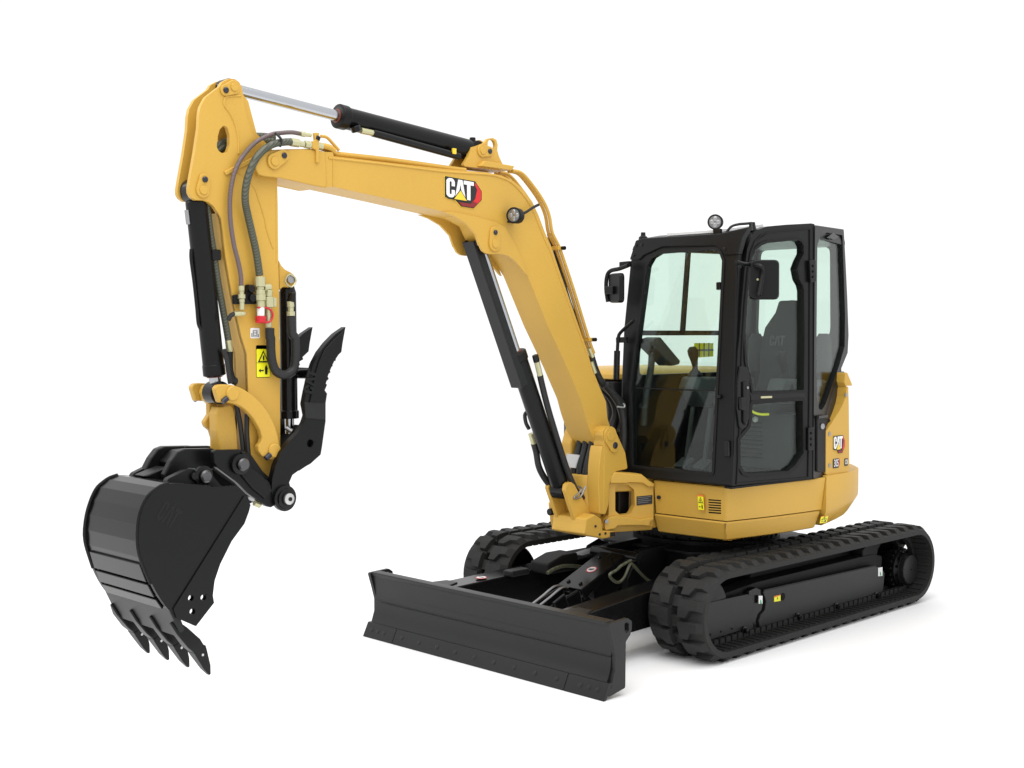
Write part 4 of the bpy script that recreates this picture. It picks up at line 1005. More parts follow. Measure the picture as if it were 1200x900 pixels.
# long tube along the upper side of the boom
MB().tube([(3.302,0.06,2.804),(3.25,0.06,2.798),(3.191,0.06,2.783),(3.158,0.06,2.778)] + [(2.842,0.06,2.781),(2.426,0.06,2.776),(2.301,0.06,2.776)], .014, 'yellow_paint', 10, n=3).build('hydraulic_tube', boom)
MB().tube([(3.278,0.07,2.855),(3.242,0.07,2.853),(3.205,0.07,2.827),(3.168,0.07,2.797)], .008, 'yellow_paint', 8).build('hydraulic_tube', boom)
MB().tube([(3.365,0.09,2.8),(3.303,0.09,2.805),(3.241,0.09,2.801),(3.21,0.09,2.787)], .015, 'yellow_paint', 10).build('hydraulic_tube', boom)
br_ = [(3.351,0.1,2.859),(3.322,0.1,2.862),(3.324,0.1,2.716),(3.34,0.1,2.714),(3.341,0.1,2.777),(3.364,0.1,2.783),(3.363,0.1,2.816),(3.346,0.1,2.822)]
MB().side([(p[0], p[2]) for p in br_], .1, .118, 'yellow_paint').build('tube_bracket', boom, bevel=.003)
for a, b, r in (((830, 388), (872, 392), .012), ((752, 432), (800, 438), .021), ((805, 440), (830, 445), .014), ((835, 445), (868, 448), .018), ((905, 455), (935, 460), .018)):
    pass
ft = [(3.42,0.1,2.848),(3.394,0.1,2.847),(3.359,0.1,2.848),(3.482,0.1,2.802),(3.432,0.1,2.801),(3.432,0.1,2.799),(3.402,0.1,2.798),(3.397,0.1,2.8),(3.364,0.1,2.799),(3.326,0.1,2.802),(3.292,0.1,2.8)]
for i, j, r in ((0, 1, .013), (1, 2, .010), (3, 4, .021), (5, 6, .014), (7, 8, .019), (9, 10, .018)):
    MB().cyl(ft[i], ft[j], r, 'zinc', seg=8).build('hose_fitting', boom, bevel=.002)
kn = [(3.326,0.11,2.844),(3.333,0.11,2.826)]
MB().cyl(kn[0], kn[1], .016, 'black_gloss', seg=10).build('bleed_knob', boom, bevel=.003)
# boom lamp
bl_ = [(2.03,0.17,2.54)][0]
bwl = work_lamp(ex, bl_, (.93, .30, .0), .045, 'work_lamp')
MB().bar((bl_[0]-.04, BY, bl_[2]-.03), (bl_[0]-.04, bl_[1], bl_[2]-.03), .05, .012, 'black_gloss').build('lamp_bracket', bwl, bevel=.003)
MB().tube([(1.913,0.13,2.562),(1.888,0.13,2.573),(1.835,0.13,2.601),(1.792,0.13,2.619)], .008, 'hose_black', 8).build('lamp_cable', bwl)

# ---------------------------------------------------------------- cylinders
def cylinder(name, a, b, t, r_b, r_r, label=None, eye=.045, head=1.12):   # barrel from a to fraction t, rod to b
    a = Vector(a); b = Vector(b); d = (b-a).normalized(); L = (b-a).length
    o = MB().lathe(a, d, [(.02, r_b*.6), (.05, r_b), (L*t-.05, r_b), (L*t-.048, r_b*head), (L*t, r_b*head), (L*t+.006, r_b*.8)], 'black_paint', 32).build(name, ex, bevel=.003, label=label)
    MB().cyl(a + d*(L*t-.02), b, r_r, 'chrome', seg=28).build('rod', o)
    MB().cyl(a + d*(L*t+.001), a + d*(L*t+.010), r_r*1.28, 'orange_seal', seg=24).build('rod_seal', o)
    return o
# stick cylinder
sa = [(2.177,0.0,2.899)][0]; sbp = [(3.771,0.0,3.037)][0]
stc = cylinder('stick_cylinder', sa, sbp, .592, .056, .028, 'black stick cylinder with chrome rod above the boom')
sl_ = [(3.038,0.0,2.919),(2.941,0.0,2.91),(2.341,0.0,2.848)]
d_ = (Vector(sbp)-Vector(sa)).normalized()
MB().tube([tuple(Vector(p)+Vector((0, .055, 0.0))) for p in sl_[1:]], .02, 'black_gloss', 10).build('feed_line', stc)
MB().cyl(*[tuple(Vector(p)+Vector((0, .055, .0))) for p in [(3.017,0.0,2.913),(2.937,0.0,2.909)]], .016, 'zinc', seg=8).build('hose_fitting', stc)
MB().cyl(*[tuple(Vector(p)+Vector((0, .05, .0))) for p in [(3.051,0.0,2.934),(3.038,0.0,2.906)]], .028, 'black_gloss', seg=8).build('port_block', stc, bevel=.004)
pb = [(2.395,0.06,2.869)][0]
MB().bar((pb[0]-.012, .075, pb[2]), (pb[0]+.012, .075, pb[2]), .01, .03, 'yellow_ink').build('tag', stc)
MB().cyl((sa[0], -.04, sa[2]), (sa[0], .04, sa[2]), .055, 'black_paint').build('barrel_eye', stc, bevel=.004)
MB().cyl((sbp[0], -.035, sbp[2]), (sbp[0], .035, sbp[2]), .038, 'black_gloss').build('rod_eye', stc, bevel=.004)
for p, r in zip([(2.188,0.0,2.943),(2.221,0.0,2.926)], (.018, .014)):
    MB().cyl((p[0], .0, p[2]-.02), (p[0], .0, p[2]+.03), r, 'black_gloss', seg=10).build('port_block', stc, bevel=.003)

# boom cylinder in front of the boom, with its rod guard
ba = (1.455, 0, .935); bb = tuple([*[(2.132,2.38)][0]]); bb = (bb[0], 0, bb[1])
btot = (Vector(bb)-Vector(ba)).length
top_b = [(1.791,0.0,1.795)][0]
tb = (Vector(top_b)-Vector(ba)).length/btot
bmc = cylinder('boom_cylinder', ba, bb, tb, .055, .03, 'black boom cylinder with rod guard under the boom')
MB().cyl((bb[0], -.05, bb[2]), (bb[0], .05, bb[2]), .055, 'black_gloss').build('rod_eye', bmc, bevel=.004)
MB().cyl((ba[0], -.05, ba[2]), (ba[0], .05, ba[2]), .055, 'black_gloss').build('barrel_eye', bmc, bevel=.004)
g0 = [(2.215,-0.01,2.35)][0]; g1 = [(1.819,-0.01,1.526)][0]
gu = Vector(bb)-Vector(ba); gu.normalize(); gn = Vector((gu.z, 0, -gu.x)); 
if gn.x < 0: gn = -gn
G0 = Vector(bb) + gn*.082 + gu*.05; 
Lgd = (Vector(g0)-Vector(g1)).length
def gp(t, y, h): return tuple(G0 - gu*Lgd*t + gn*h + Vector((0, y, 0)))
gw = .046
mg = MB()
mg.solid([[gp(0, -gw, -.008), gp(0, gw, -.008), gp(0, gw, 0), gp(0, -gw, 0)], [gp(1, -gw, -.008), gp(1, gw, -.008), gp(1, gw, 0), gp(1, -gw, 0)]], 'charcoal_paint')
for s in (1, -1):
    mg.solid([[gp(0, s*gw, -.055), gp(0, s*(gw-.008), -.055), gp(0, s*(gw-.008), -.008), gp(0, s*gw, -.008)], [gp(1, s*gw, -.055), gp(1, s*(gw-.008), -.055), gp(1, s*(gw-.008), -.008), gp(1, s*gw, -.008)]], 'charcoal_paint')
rg = mg.build('rod_guard', bmc, bevel=.004)
MB().cyl(gp(.02, gw, -.03), gp(.02, gw+.012, -.03), .022, 'charcoal_paint').build('guard_pin', bmc, bevel=.003)
# feed line and fittings of the boom cylinder
hp = [(p[0]-.0, .07, p[2]) for p in [(1.759,0.07,1.756),(1.744,0.07,1.716),(1.716,0.07,1.636)]]
MB().cyl(hp[0], hp[1], .020, 'black_gloss', seg=10).build('port_block', bmc, bevel=.003)
MB().cyl(hp[1], hp[2], .017, 'zinc', seg=8).build('hose_fitting', bmc)
MB().tube([hp[2]] + [(1.696,0.065,1.585),(1.645,0.065,1.443),(1.579,0.065,1.288),(1.504,0.065,1.12),(1.443,0.065,1.003),(1.382,0.065,0.915)] + [(1.291,0.04,0.867),(1.227,0.04,0.818)], .019, 'hose_black', 10).build('hydraulic_hose', bmc)
MB().tube([(1.675,-0.07,1.416),(1.7,-0.07,1.399),(1.692,-0.07,1.351),(1.666,-0.07,1.314)], .012, 'hose_black', 10).build('hydraulic_hose', bmc)
MB().cyl(*[(1.649,-0.07,1.284),(1.62,-0.07,1.216)], .018, 'zinc', seg=8).build('hose_fitting', bmc)
MB().tube([(1.624,-0.07,1.223),(1.603,-0.07,1.167),(1.586,-0.07,1.094),(1.555,-0.07,1.038),(1.502,-0.07,0.979),(1.446,-0.07,0.944)], .020, 'hose_black', 10).build('hydraulic_hose', bmc)
MB().tube([(1.401,0.09,0.96),(1.374,0.09,0.943),(1.41,0.09,0.913),(1.442,0.09,0.898),(1.431,0.09,0.888),(1.383,0.09,0.898),(1.338,0.09,0.955)], .006, 'steel', 8).build('hose_hoop', bmc)
MB().tube([(1.426,-0.09,0.926),(1.446,-0.09,0.917),(1.441,-0.09,0.899),(1.416,-0.09,0.895),(1.39,-0.09,0.874)], .006, 'steel', 8).build('hose_hoop', bmc)

# hoses behind the boom foot
for pts, y, r in (('405,0 440,60 500,120 560,180', .12, .02), ('0', 0, 0)):
    pass
hh = [[(1.251,0.05,1.75),(1.204,0.05,1.651),(1.139,0.05,1.57),(1.016,0.05,1.486),(0.949,0.05,1.427),(0.939,0.05,1.345),(0.977,0.05,1.259)], [(1.185,0.0,1.674),(1.11,0.0,1.562),(0.996,0.0,1.471),(0.957,0.0,1.381),(0.995,0.0,1.295),(1.052,0.0,1.198)], [(1.091,-0.05,1.597),(0.996,-0.05,1.506),(0.947,-0.05,1.404),(0.966,-0.05,1.291),(1.032,-0.05,1.181)], [(1.146,0.08,1.565),(1.013,0.08,1.437),(0.974,0.08,1.298),(0.983,0.08,1.149)]]
for p in hh: MB().tube(p, .024, 'hose_black', 10).build('hydraulic_hose', ex)
for dx in (-.05, 0, .05):
    c0 = [(1.238,0.0,1.197),(1.274,0.0,1.015)]
    MB().tube([(c0[0][0], dx, c0[0][2]+.1), (c0[0][0], dx, c0[0][2]), (c0[1][0]+.02, dx, c0[1][2]), (c0[1][0]-.05, dx, c0[1][2]-.15)], .022, 'hose_black', 10).build('hydraulic_hose', ex)
hf = [(1.279,0.06,1.792),(1.248,0.06,1.739),(1.26,0.06,1.708),(1.224,0.06,1.64)]
MB().cyl(hf[0], hf[1], .018, 'zinc', seg=8).build('hose_fitting', ex)
MB().cyl(hf[2], hf[3], .016, 'zinc', seg=8).build('hose_fitting', ex)
hk = [(1.055,0.1,1.427),(0.998,0.1,1.421),(0.989,0.1,1.434),(0.998,0.1,1.443)]
MB().tube(hk, .006, 'bright_steel', 8).build('hose_hook', ex)

# ---------------------------------------------------------------- stick
SY = .060
stP = [(3.845,3.022),(3.829,3.046),(3.795,3.066),(3.762,3.068),(3.739,3.057),(3.725,3.035),(3.716,2.994),(3.711,2.951),(3.699,2.897),(3.671,2.828),(3.639,2.795),(3.61,2.77),(3.562,2.726),(3.532,2.631)] + [(3.529,2.501),(3.528,2.235),(3.525,2.091),(3.525,1.86)] + [(3.522,1.816),(3.524,1.485),(3.525,1.308),(3.543,1.221),(3.566,1.167),(3.615,1.21),(3.689,1.276),(3.703,1.385),(3.703,1.602),(3.709,1.785)] + [(3.737,1.865),(3.787,2.065),(3.821,2.243),(3.834,2.361)] + [(3.843,2.416),(3.856,2.438),(3.883,2.47),(3.909,2.486),(3.936,2.492),(3.976,2.491),(3.998,2.503),(4.009,2.521),(4.01,2.544),(4.001,2.591),(3.978,2.701),(3.957,2.82),(3.953,2.882),(3.945,2.918),(3.918,2.964),(3.877,2.997)]
sth = rc([(3.863,2.744),(3.859,2.784),(3.847,2.824),(3.826,2.846),(3.806,2.841),(3.794,2.807),(3.794,2.759),(3.807,2.726),(3.835,2.717),(3.853,2.726)], .01)
# two cheek plates at the top, box section below
zcut = 2.46
def cl2(poly, above): return clip(poly, zcut, above)
stick = MB().side(clip(stP, 2.44, False), -SY+.004, SY-.004, 'yellow_paint').build('stick', ex, bevel=.006, label='yellow stick hanging from the boom nose', bang=25)
for y0, y1 in ((SY-.022, SY+.002), (-SY-.002, -SY+.022)):
    MB().side(stP, y0, y1, 'yellow_paint', holes=[sth]).build('cheek_plate', stick, bevel=.005)
# inner web plates that close the head
wbp = [(3.599,2.753),(3.522,2.736),(3.491,2.64),(3.523,2.588),(3.638,2.725)]
MB().side([(3.72,3.013),(3.683,2.978),(3.637,2.83),(3.56,2.773),(3.502,2.705),(3.522,2.637),(3.599,2.745),(3.684,2.817)], -SY+.01, SY-.01, 'yellow_paint').build('head_web', stick)
MB().side([(3.83,2.633),(3.599,2.751),(3.585,2.738),(3.817,2.616)], SY, SY+.012, 'yellow_paint').build('weld_bead', stick, bevel=.004)
rail([(3.821,2.965),(3.814,2.977),(3.795,2.984),(3.731,2.995)], SY+.002, .005, 'weld_bead', stick)
rail([(3.821,2.965),(3.821,2.941),(3.787,2.902),(3.76,2.85),(3.747,2.788),(3.747,2.724)], SY+.002, .006, 'weld_bead', stick)
rail([(3.753,2.636),(3.697,2.609),(3.66,2.572),(3.636,2.517),(3.604,2.431)] + [(3.594,2.382),(3.558,2.291)], SY+.0, .006, 'weld_bead', stick)
rail([(3.54,2.582),(3.54,2.222)], SY, .004, 'weld_bead', stick)
c_, b_ = [(3.773,3.028),(3.818,3.008)]
pin_boss(stick, c_, b_, SY+.002, r=.026, h=.010)
c_, b_ = [(3.941,2.538),(3.933,2.587)]
pin_boss(stick, c_, b_, SY+.002, r=.028, h=.010)
MB().cyl((c_[0], -SY, c_[1]), (c_[0], SY, c_[1]), .025, 'steel').build('pin', stick)
# thumb cylinder bracket on the rear of the stick
tbp = [(3.511,2.237),(3.497,2.212),(3.473,2.192),(3.443,2.181),(3.423,2.169),(3.413,2.144),(3.423,2.119),(3.449,2.106),(3.488,2.107),(3.508,2.092)]
for y0, y1 in ((.022, .042), (-.042, -.022)):
    MB().side(tbp, y0, y1, 'yellow_paint').build('thumb_bracket', stick, bevel=.004)
tp_ = [(3.447,0.045,2.147)][0]
MB().cyl((tp_[0], -.05, tp_[2]), (tp_[0], .055, tp_[2]), .022, 'steel').build('pin', stick, bevel=.003)
tq = [(3.457,0.06,2.169),(3.431,0.06,2.155),(3.427,0.06,2.131),(3.449,0.06,2.109),(3.474,0.06,2.117),(3.487,0.06,2.137),(3.474,0.06,2.162),(3.457,0.06,2.169)]
MB().tube(tq, .004, 'zinc', 6).build('lynch_ring', stick)

# stick hoses, valve block, stickers
Yh = .085
def hose(z, pts_, r, m, name='hydraulic_hose'): return MB().tube(pts_, r, m, 10).build(name, ex)
hose(0, [(3.419,0.09,2.85),(3.464,0.09,2.851),(3.523,0.09,2.842),(3.582,0.09,2.828),(3.658,0.09,2.79),(3.715,0.09,2.74),(3.762,0.09,2.68),(3.795,0.09,2.606),(3.812,0.09,2.51)] + [(3.811,0.09,2.408),(3.794,0.09,2.298),(3.772,0.09,2.22),(3.758,0.09,2.156),(3.756,0.09,2.105)], .0105, 'hose_purple')
hose(0, [(3.491,0.12,2.799),(3.525,0.12,2.795),(3.583,0.12,2.781),(3.641,0.12,2.749),(3.689,0.12,2.7),(3.725,0.12,2.633),(3.746,0.12,2.56),(3.749,0.12,2.497)] + [(3.725,0.1,2.444),(3.702,0.1,2.358),(3.678,0.1,2.263),(3.66,0.1,2.155)], .0175, 'hose_green')
hose(0, [(3.499,-0.01,2.831),(3.553,-0.01,2.831),(3.611,-0.01,2.826),(3.678,-0.01,2.819),(3.744,-0.01,2.796),(3.809,-0.01,2.761),(3.846,-0.01,2.721)], .019, 'hose_green')
hose(0, [(3.511,0.0,2.815),(3.56,0.0,2.81),(3.608,0.0,2.813),(3.675,0.0,2.806),(3.75,0.0,2.774),(3.815,0.0,2.739),(3.843,0.0,2.705)], .016, 'hose_green')
hose(0, [(3.892,0.02,2.494),(3.887,0.02,2.439),(3.873,0.02,2.337),(3.856,0.02,2.243),(3.839,0.02,2.132),(3.817,0.02,2.021),(3.798,0.02,1.925),(3.784,0.02,1.849)], .016, 'hose_green')
tie = [(3.88,0.02,2.246),(3.833,0.02,2.248)]
MB().bar(tie[0], tie[1], .05, .05, 'black_gloss').build('hose_clip', ex, bevel=.006)
fz = [(3.784,0.02,1.851),(3.773,0.02,1.851)] + [(3.785,0.02,1.85),(3.776,0.02,1.786)]
MB().cyl(fz[2], fz[3], .017, 'zinc', seg=8).build('hose_fitting', ex, bevel=.002)
tie2 = [(3.581,0.12,2.833),(3.554,0.12,2.771)]
MB().tube([tie2[0], (tie2[0][0]-.02, .14, (tie2[0][2]+tie2[1][2])/2), tie2[1]], .007, 'hose_black', 6).build('cable_tie', ex)
vb = empty('valve_group', ex)
bk_ = rc([(3.789,2.06),(3.768,2.065),(3.722,2.062),(3.719,2.108),(3.712,2.113),(3.685,2.113),(3.684,2.071),(3.66,2.055),(3.612,2.052),(3.613,2.022),(3.787,2.019)], .004)
MB().side(bk_, SY, SY+.02, 'black_matte').build('bracket', vb, bevel=.003)
for p in [(3.701,0.08,2.093),(3.695,0.08,2.05)]: MB().cyl((p[0], SY+.02, p[2]), (p[0], SY+.04, p[2]), .02, 'black_gloss', seg=6).build('bolt', vb, bevel=.003)
def fit(seq, y, m='zinc'):
    for (a, b, r) in seq: MB().cyl((a[0], y, a[2]), (b[0], y, b[2]), r, m, seg=10).build('hose_fitting', vb, bevel=.002)
f1 = [(3.756,0.09,2.105),(3.755,0.09,2.081),(3.754,0.09,2.065),(3.754,0.09,2.045),(3.752,0.09,2.029),(3.753,0.09,1.993),(3.751,0.09,1.981),(3.751,0.09,1.969)]
fit(((f1[0], f1[1], .015), (f1[1], f1[2], .012), (f1[2], f1[3], .018), (f1[3], f1[4], .014), (f1[4], f1[5], .012), (f1[6], f1[7], .018)), .09)
el = [(3.749,0.09,1.975),(3.774,0.09,1.974),(3.797,0.09,1.973),(3.816,0.09,1.963),(3.827,0.09,1.944)]
MB().cyl(el[0], el[2], .012, 'zinc', seg=8).build('hose_fitting', vb)
MB().tube(el[2:], .011, 'hose_black', 8).build('hose_stub', vb)
f2 = [(3.659,0.1,2.15),(3.658,0.1,2.103),(3.657,0.1,2.087),(3.657,0.1,2.067),(3.656,0.1,2.038),(3.655,0.1,2.006),(3.656,0.1,1.964),(3.656,0.1,1.934),(3.633,0.1,2.101),(3.595,0.1,2.102),(3.603,0.1,2.088),(3.607,0.1,2.056),(3.606,0.1,2.007),(3.606,0.1,1.909)]
fit(((f2[0], f2[1], .026), (f2[1], f2[2], .019), (f2[2], f2[3], .024), (f2[3], f2[4], .026), (f2[4], f2[5], .02)), .1)
fit(((f2[5], f2[6], .018),), .1, 'white_ink'); fit(((f2[6], f2[7], .026),), .1, 'red_plastic')
fit(((f2[8], f2[9], .018), (f2[10], f2[11], .02), (f2[11], f2[12], .028), (f2[12], f2[13], .016)), .09)
MB().tube([(3.679,0.11,2.004),(3.641,0.11,2.005),(3.608,0.11,1.995),(3.595,0.11,1.97),(3.603,0.11,1.946),(3.623,0.11,1.935),(3.689,0.11,1.935)], .005, 'red_plastic', 6).build('dust_cap_strap', vb)
vx = [(3.592,2.056),(3.563,2.052),(3.565,2.008),(3.592,2.011)]
MB().side(vx, .06, .10, 'zinc').build('valve_body', vb, bevel=.003)
fb = [(3.6,0.1,1.937),(3.601,0.1,1.904)]
hose(0, [(3.606,0.1,1.908),(3.605,0.1,1.861)] + [(3.601,0.1,1.861),(3.6,0.1,1.795),(3.592,0.1,1.741),(3.573,0.1,1.702),(3.534,0.1,1.683),(3.494,0.1,1.69),(3.467,0.1,1.717),(3.459,0.1,1.783),(3.461,0.1,1.86)] + [(3.477,0.1,1.877),(3.481,0.1,1.926),(3.484,0.1,1.963)], .022, 'hose_black')
f3 = [(3.484,0.1,1.966),(3.484,0.1,1.988),(3.484,0.1,2.009),(3.486,0.1,2.037),(3.47,0.1,2.054),(3.493,0.1,2.058)]
fit(((f3[0], f3[1], .020), (f3[1], f3[2], .014), (f3[2], f3[3], .017)), .1)
MB().bar(f3[5], f3[4], .04, .045, 'black_gloss').build('port_block', vb, bevel=.004)
# stickers on the stick
fq = [(3.69,0.061,1.859),(3.638,0.061,1.859),(3.638,0.061,1.908)]
fnW = frame_fn((fq[0][0], SY+.001, fq[0][2]), (-1, 0, 0), (0, 0, 1)); w_ = abs(fq[1][0]-fq[0][0]); h_ = fq[2][2]-fq[1][2]
lk = MB().prism(rc([(0, 0), (w_, 0), (w_, h_), (0, h_)], .008), fnW, 0, .002, 'white_ink')
for a, b, c, d in ((.3, .25, .7, .32), (.3, .48, .7, .55), (.3, .70, .7, .77), (.26, .25, .34, .77), (.66, .25, .74, .77), (.1, .12, .2, .5), (.8, .12, .9, .4), (.2, .12, .8, .17)):
    lk.prism([(a*w_, b*h_), (c*w_, b*h_), (c*w_, d*h_), (a*w_, d*h_)], fnW, .001, .003, 'grey_ink')
lk.build('lift_sticker', stick)
fq = [(3.659,0.061,1.67),(3.579,0.061,1.666),(3.578,0.061,1.825),(3.657,0.061,1.826)]
fnW = frame_fn((fq[0][0], SY+.001, fq[0][2]), (-1, 0, 0), (0, 0, 1))
warning('warning_sticker', stick, fnW, abs(fq[1][0]-fq[0][0]), fq[3][2]-fq[0][2])

# ---------------------------------------------------------------- bucket cylinder
ka = (c_[0], 0, c_[1])
kb = [(3.839,0.0,1.604)][0]
ktop = [(3.836,0.0,1.688)][0]
tk_ = (Vector(ktop)-Vector(ka)).length/(Vector(kb)-Vector(ka)).length
bkc = cylinder('bucket_cylinder', ka, kb, tk_, .050, .028, 'black bucket cylinder hanging along the stick', head=1.05)
MB().cyl((ka[0], -.036, ka[2]), (ka[0], .036, ka[2]), .06, 'black_gloss').build('barrel_eye', bkc, bevel=.004)
MB().cyl((kb[0], -.04, kb[2]), (kb[0], .04, kb[2]), .055, 'black_gloss').build('rod_eye', bkc, bevel=.004)
MB().tube([(p[0], 0, p[2]) for p in [(3.963,0.0,2.271),(3.964,0.0,2.224),(3.949,0.0,2.114),(3.937,0.0,2.004),(3.929,0.0,1.925),(3.911,0.0,1.897)]], .010, 'black_gloss', 8).build('feed_line', bkc)
MB().cyl(*[(3.985,0.0,2.449),(3.977,0.0,2.384)], .012, 'steel', seg=8).build('grease_line', bkc)

# ---------------------------------------------------------------- bucket linkage
lkp = curve2([(3.92,1.627),(3.905,1.644),(3.868,1.647),(3.826,1.642),(3.777,1.627),(3.715,1.591),(3.665,1.548),(3.62,1.492),(3.589,1.431),(3.57,1.37),(3.564,1.315)], 2) + [(3.571,1.293),(3.593,1.278),(3.629,1.284),(3.667,1.3),(3.687,1.323),(3.689,1.35),(3.673,1.367),(3.666,1.386)] + curve2([(3.679,1.425),(3.71,1.475),(3.753,1.52),(3.802,1.549),(3.851,1.561),(3.899,1.563)], 2)
for s, nm in ((1, 'near'), (-1, 'far')):
    l = MB().side(lkp, s*.085, s*.12, 'yellow_paint').build('bucket_link', ex, bevel=.008)
    for p in [(3.829,1.603),(3.6,1.323)]:
        MB().lathe((p[0], s*.12, p[1]), (0, s, 0), [(0, .034), (.006, .034), (.010, .030)], 'yellow_paint', 24).build('pin', l)
    for a, b in ([(3.884,0.125,1.566),(3.86,0.125,1.583)], [(3.651,0.125,1.288),(3.626,0.125,1.306)]):
        MB().cyl((a[0], s*.125, a[2]), (b[0], s*.125, b[2]), .013, 'bolt_blue', seg=10).build('bolt', l)
MB().cyl((kb[0], -.115, kb[2]), (kb[0], .086, kb[2]), .03, 'yellow_paint').build('link_pin', ex, bevel=.003)
pv = [(3.596,1.322)][0]
MB().cyl((pv[0], -.12, pv[1]), (pv[0], .12, pv[1]), .03, 'steel').build('link_pin', ex)
# power link from the rod end down to the coupler
plk = rc([(3.862,1.505),(3.847,1.539),(3.785,1.543),(3.763,1.532),(3.747,1.419),(3.741,1.277),(3.835,1.284),(3.849,1.371),(3.86,1.425)], .012)
pw_ = MB().side(plk, -.035, .035, 'yellow_paint').build('power_link', ex, bevel=.010)
ua = [(3.886,1.604),(3.874,1.634),(3.845,1.644),(3.812,1.629),(3.803,1.59),(3.806,1.547),(3.776,1.522),(3.77,1.448),(3.778,1.317),(3.824,1.32),(3.827,1.386),(3.839,1.421),(3.866,1.442),(3.874,1.464),(3.847,1.5),(3.847,1.549),(3.874,1.571)]
MB().side(rc(ua, .012), -.085, -.05, 'yellow_paint').build('link_arm', pw_, bevel=.008)
MB().side(rc([(3.844,1.526),(3.798,1.524),(3.791,1.451),(3.8,1.321),(3.846,1.324)], .01), -.052, -.03, 'yellow_paint').build('link_rib', pw_, bevel=.006)
MB().cyl(*[(p[0], y, p[2]) for p, y in zip([(3.831,-0.048,1.46),(3.831,-0.048,1.46)], (-.055, -.044))], .010, 'steel', seg=10).build('grease_fitting', pw_)
MB().tube([(3.761,0.045,1.549),(3.743,0.045,1.473),(3.731,0.045,1.386),(3.725,0.045,1.32)], .012, 'hose_black', 8).build('hydraulic_hose', ex)
MB().tube([(3.841,0.07,1.808),(3.824,0.07,1.755),(3.812,0.07,1.68),(3.806,0.07,1.648)], .012, 'hose_black', 8).build('hydraulic_hose', ex)
MB().tube([(3.715,0.065,1.5),(3.716,0.065,1.408),(3.709,0.065,1.321),(3.707,0.065,1.288)], .012, 'hose_black', 8).build('hydraulic_hose', ex)
MB().tube([(3.808,0.065,1.797),(3.807,0.065,1.712),(3.791,0.065,1.664),(3.772,0.065,1.658)], .018, 'black_gloss', 8).build('hydraulic_hose', ex)

# ---------------------------------------------------------------- quick coupler
cpo = [(3.947,1.35),(3.805,1.343),(3.774,1.324),(3.755,1.295),(3.75,1.254),(3.65,1.182),(3.612,1.119),(3.615,1.065),(3.638,1.055),(3.664,1.064),(3.764,1.132),(3.825,1.191),(3.933,1.27),(3.945,1.29)]
cplr = MB().side(rc(cpo, .015), .115, .15, 'black_paint').build('coupler', ex, bevel=.006, label='black quick coupler between stick and bucket')
MB().side(rc(cpo, .015), -.15, -.115, 'black_paint').build('coupler_plate', cplr, bevel=.006)
MB().side([(3.805,1.333),(3.772,1.32),(3.75,1.254),(3.688,1.207),(3.638,1.137),(3.676,1.098),(3.751,1.158),(3.812,1.227)], .148, .164, 'black_paint').build('coupler_plate', cplr, bevel=.006)
MB().side([(3.827,1.324),(3.728,1.318),(3.64,1.202),(3.549,1.128),(3.589,1.076),(3.729,1.176),(3.841,1.255)], -.11, .11, 'black_matte').build('coupler_body', cplr)
for p in [(3.815,1.276)]:
    MB().lathe((p[0], .14, p[1]), (0, 1, 0), [(0, .05), (.03, .048), (.034, .03), (.05, .03), (.056, .024)], 'black_gloss', 24).build('pin', cplr)
    MB().lathe((p[0], .192, p[1]), (0, 1, 0), [(0, .03), (.008, .024)], 'gunmetal', 24).build('pin_face', cplr)
    MB().cyl((p[0], -.17, p[1]), (p[0], .15, p[1]), .03, 'steel').build('pin_shaft', cplr)
# left arms of the coupler, reaching over the bucket ears
for y0, y1, zz in ((.02, .06, 0), (-.17, -.12, 0)):
    MB().side(rc([(4.143,1.215),(4.148,1.246),(4.113,1.306),(4.078,1.345),(4.043,1.355),(3.883,1.348),(3.884,1.247),(3.986,1.255),(4.091,1.211)], .02), y0, y1, 'black_paint').build('coupler_hook', cplr, bevel=.008)
tpn = [(4.079,1.289),(4.02,1.341),(3.961,1.342),(3.997,1.293),(4.045,1.244)]
MB().side(tpn, -.12, .02, 'black_paint').build('hook_bridge', cplr, bevel=.01)
gf = [(3.713,0.12,1.082),(3.682,0.12,1.068)]
MB().cyl(gf[0], gf[1], .014, 'zinc', seg=8).build('grease_fitting', cplr)

# ---------------------------------------------------------------- bucket
BN, BF = .285, -.275
shell = [(4.049,1.206),(4.12,1.217),(4.191,1.228),(4.259,1.234),(4.307,1.22),(4.352,1.189),(4.384,1.135),(4.401,1.069),(4.403,0.997),(4.39,0.926),(4.359,0.848),(4.314,0.758),(4.269,0.689),(4.228,0.648)]
bk = MB()
n = len(shell); inn_ = []
for i, p in enumerate(shell):
    a = Vector(shell[max(i-1, 0)]); b = Vector(shell[min(i+1, n-1)]); t = (b-a).normalized(); nn_ = Vector((t.y, -t.x))
    c = Vector(p); cc = Vector(shell[n//2]) ; 
    inn_.append(tuple(c + nn_*.014) if False else None)
ctr = Vector([(4.151,0.999)][0])
inn_ = []
for i, p in enumerate(shell):
    a = Vector(shell[max(i-1, 0)]); b = Vector(shell[min(i+1, n-1)]); t = (b-a).normalized(); q_ = Vector((t.y, -t.x))
    if q_.dot(ctr-Vector(p)) < 0: q_ = -q_
    inn_.append(tuple(Vector(p) + q_*.014))
bucket = MB().side(shell + inn_[::-1], BF, BN, 'black_gloss').build('bucket', ex, bevel=.0015, smooth=8, label='black digging bucket with four pointed teeth', bang=40)
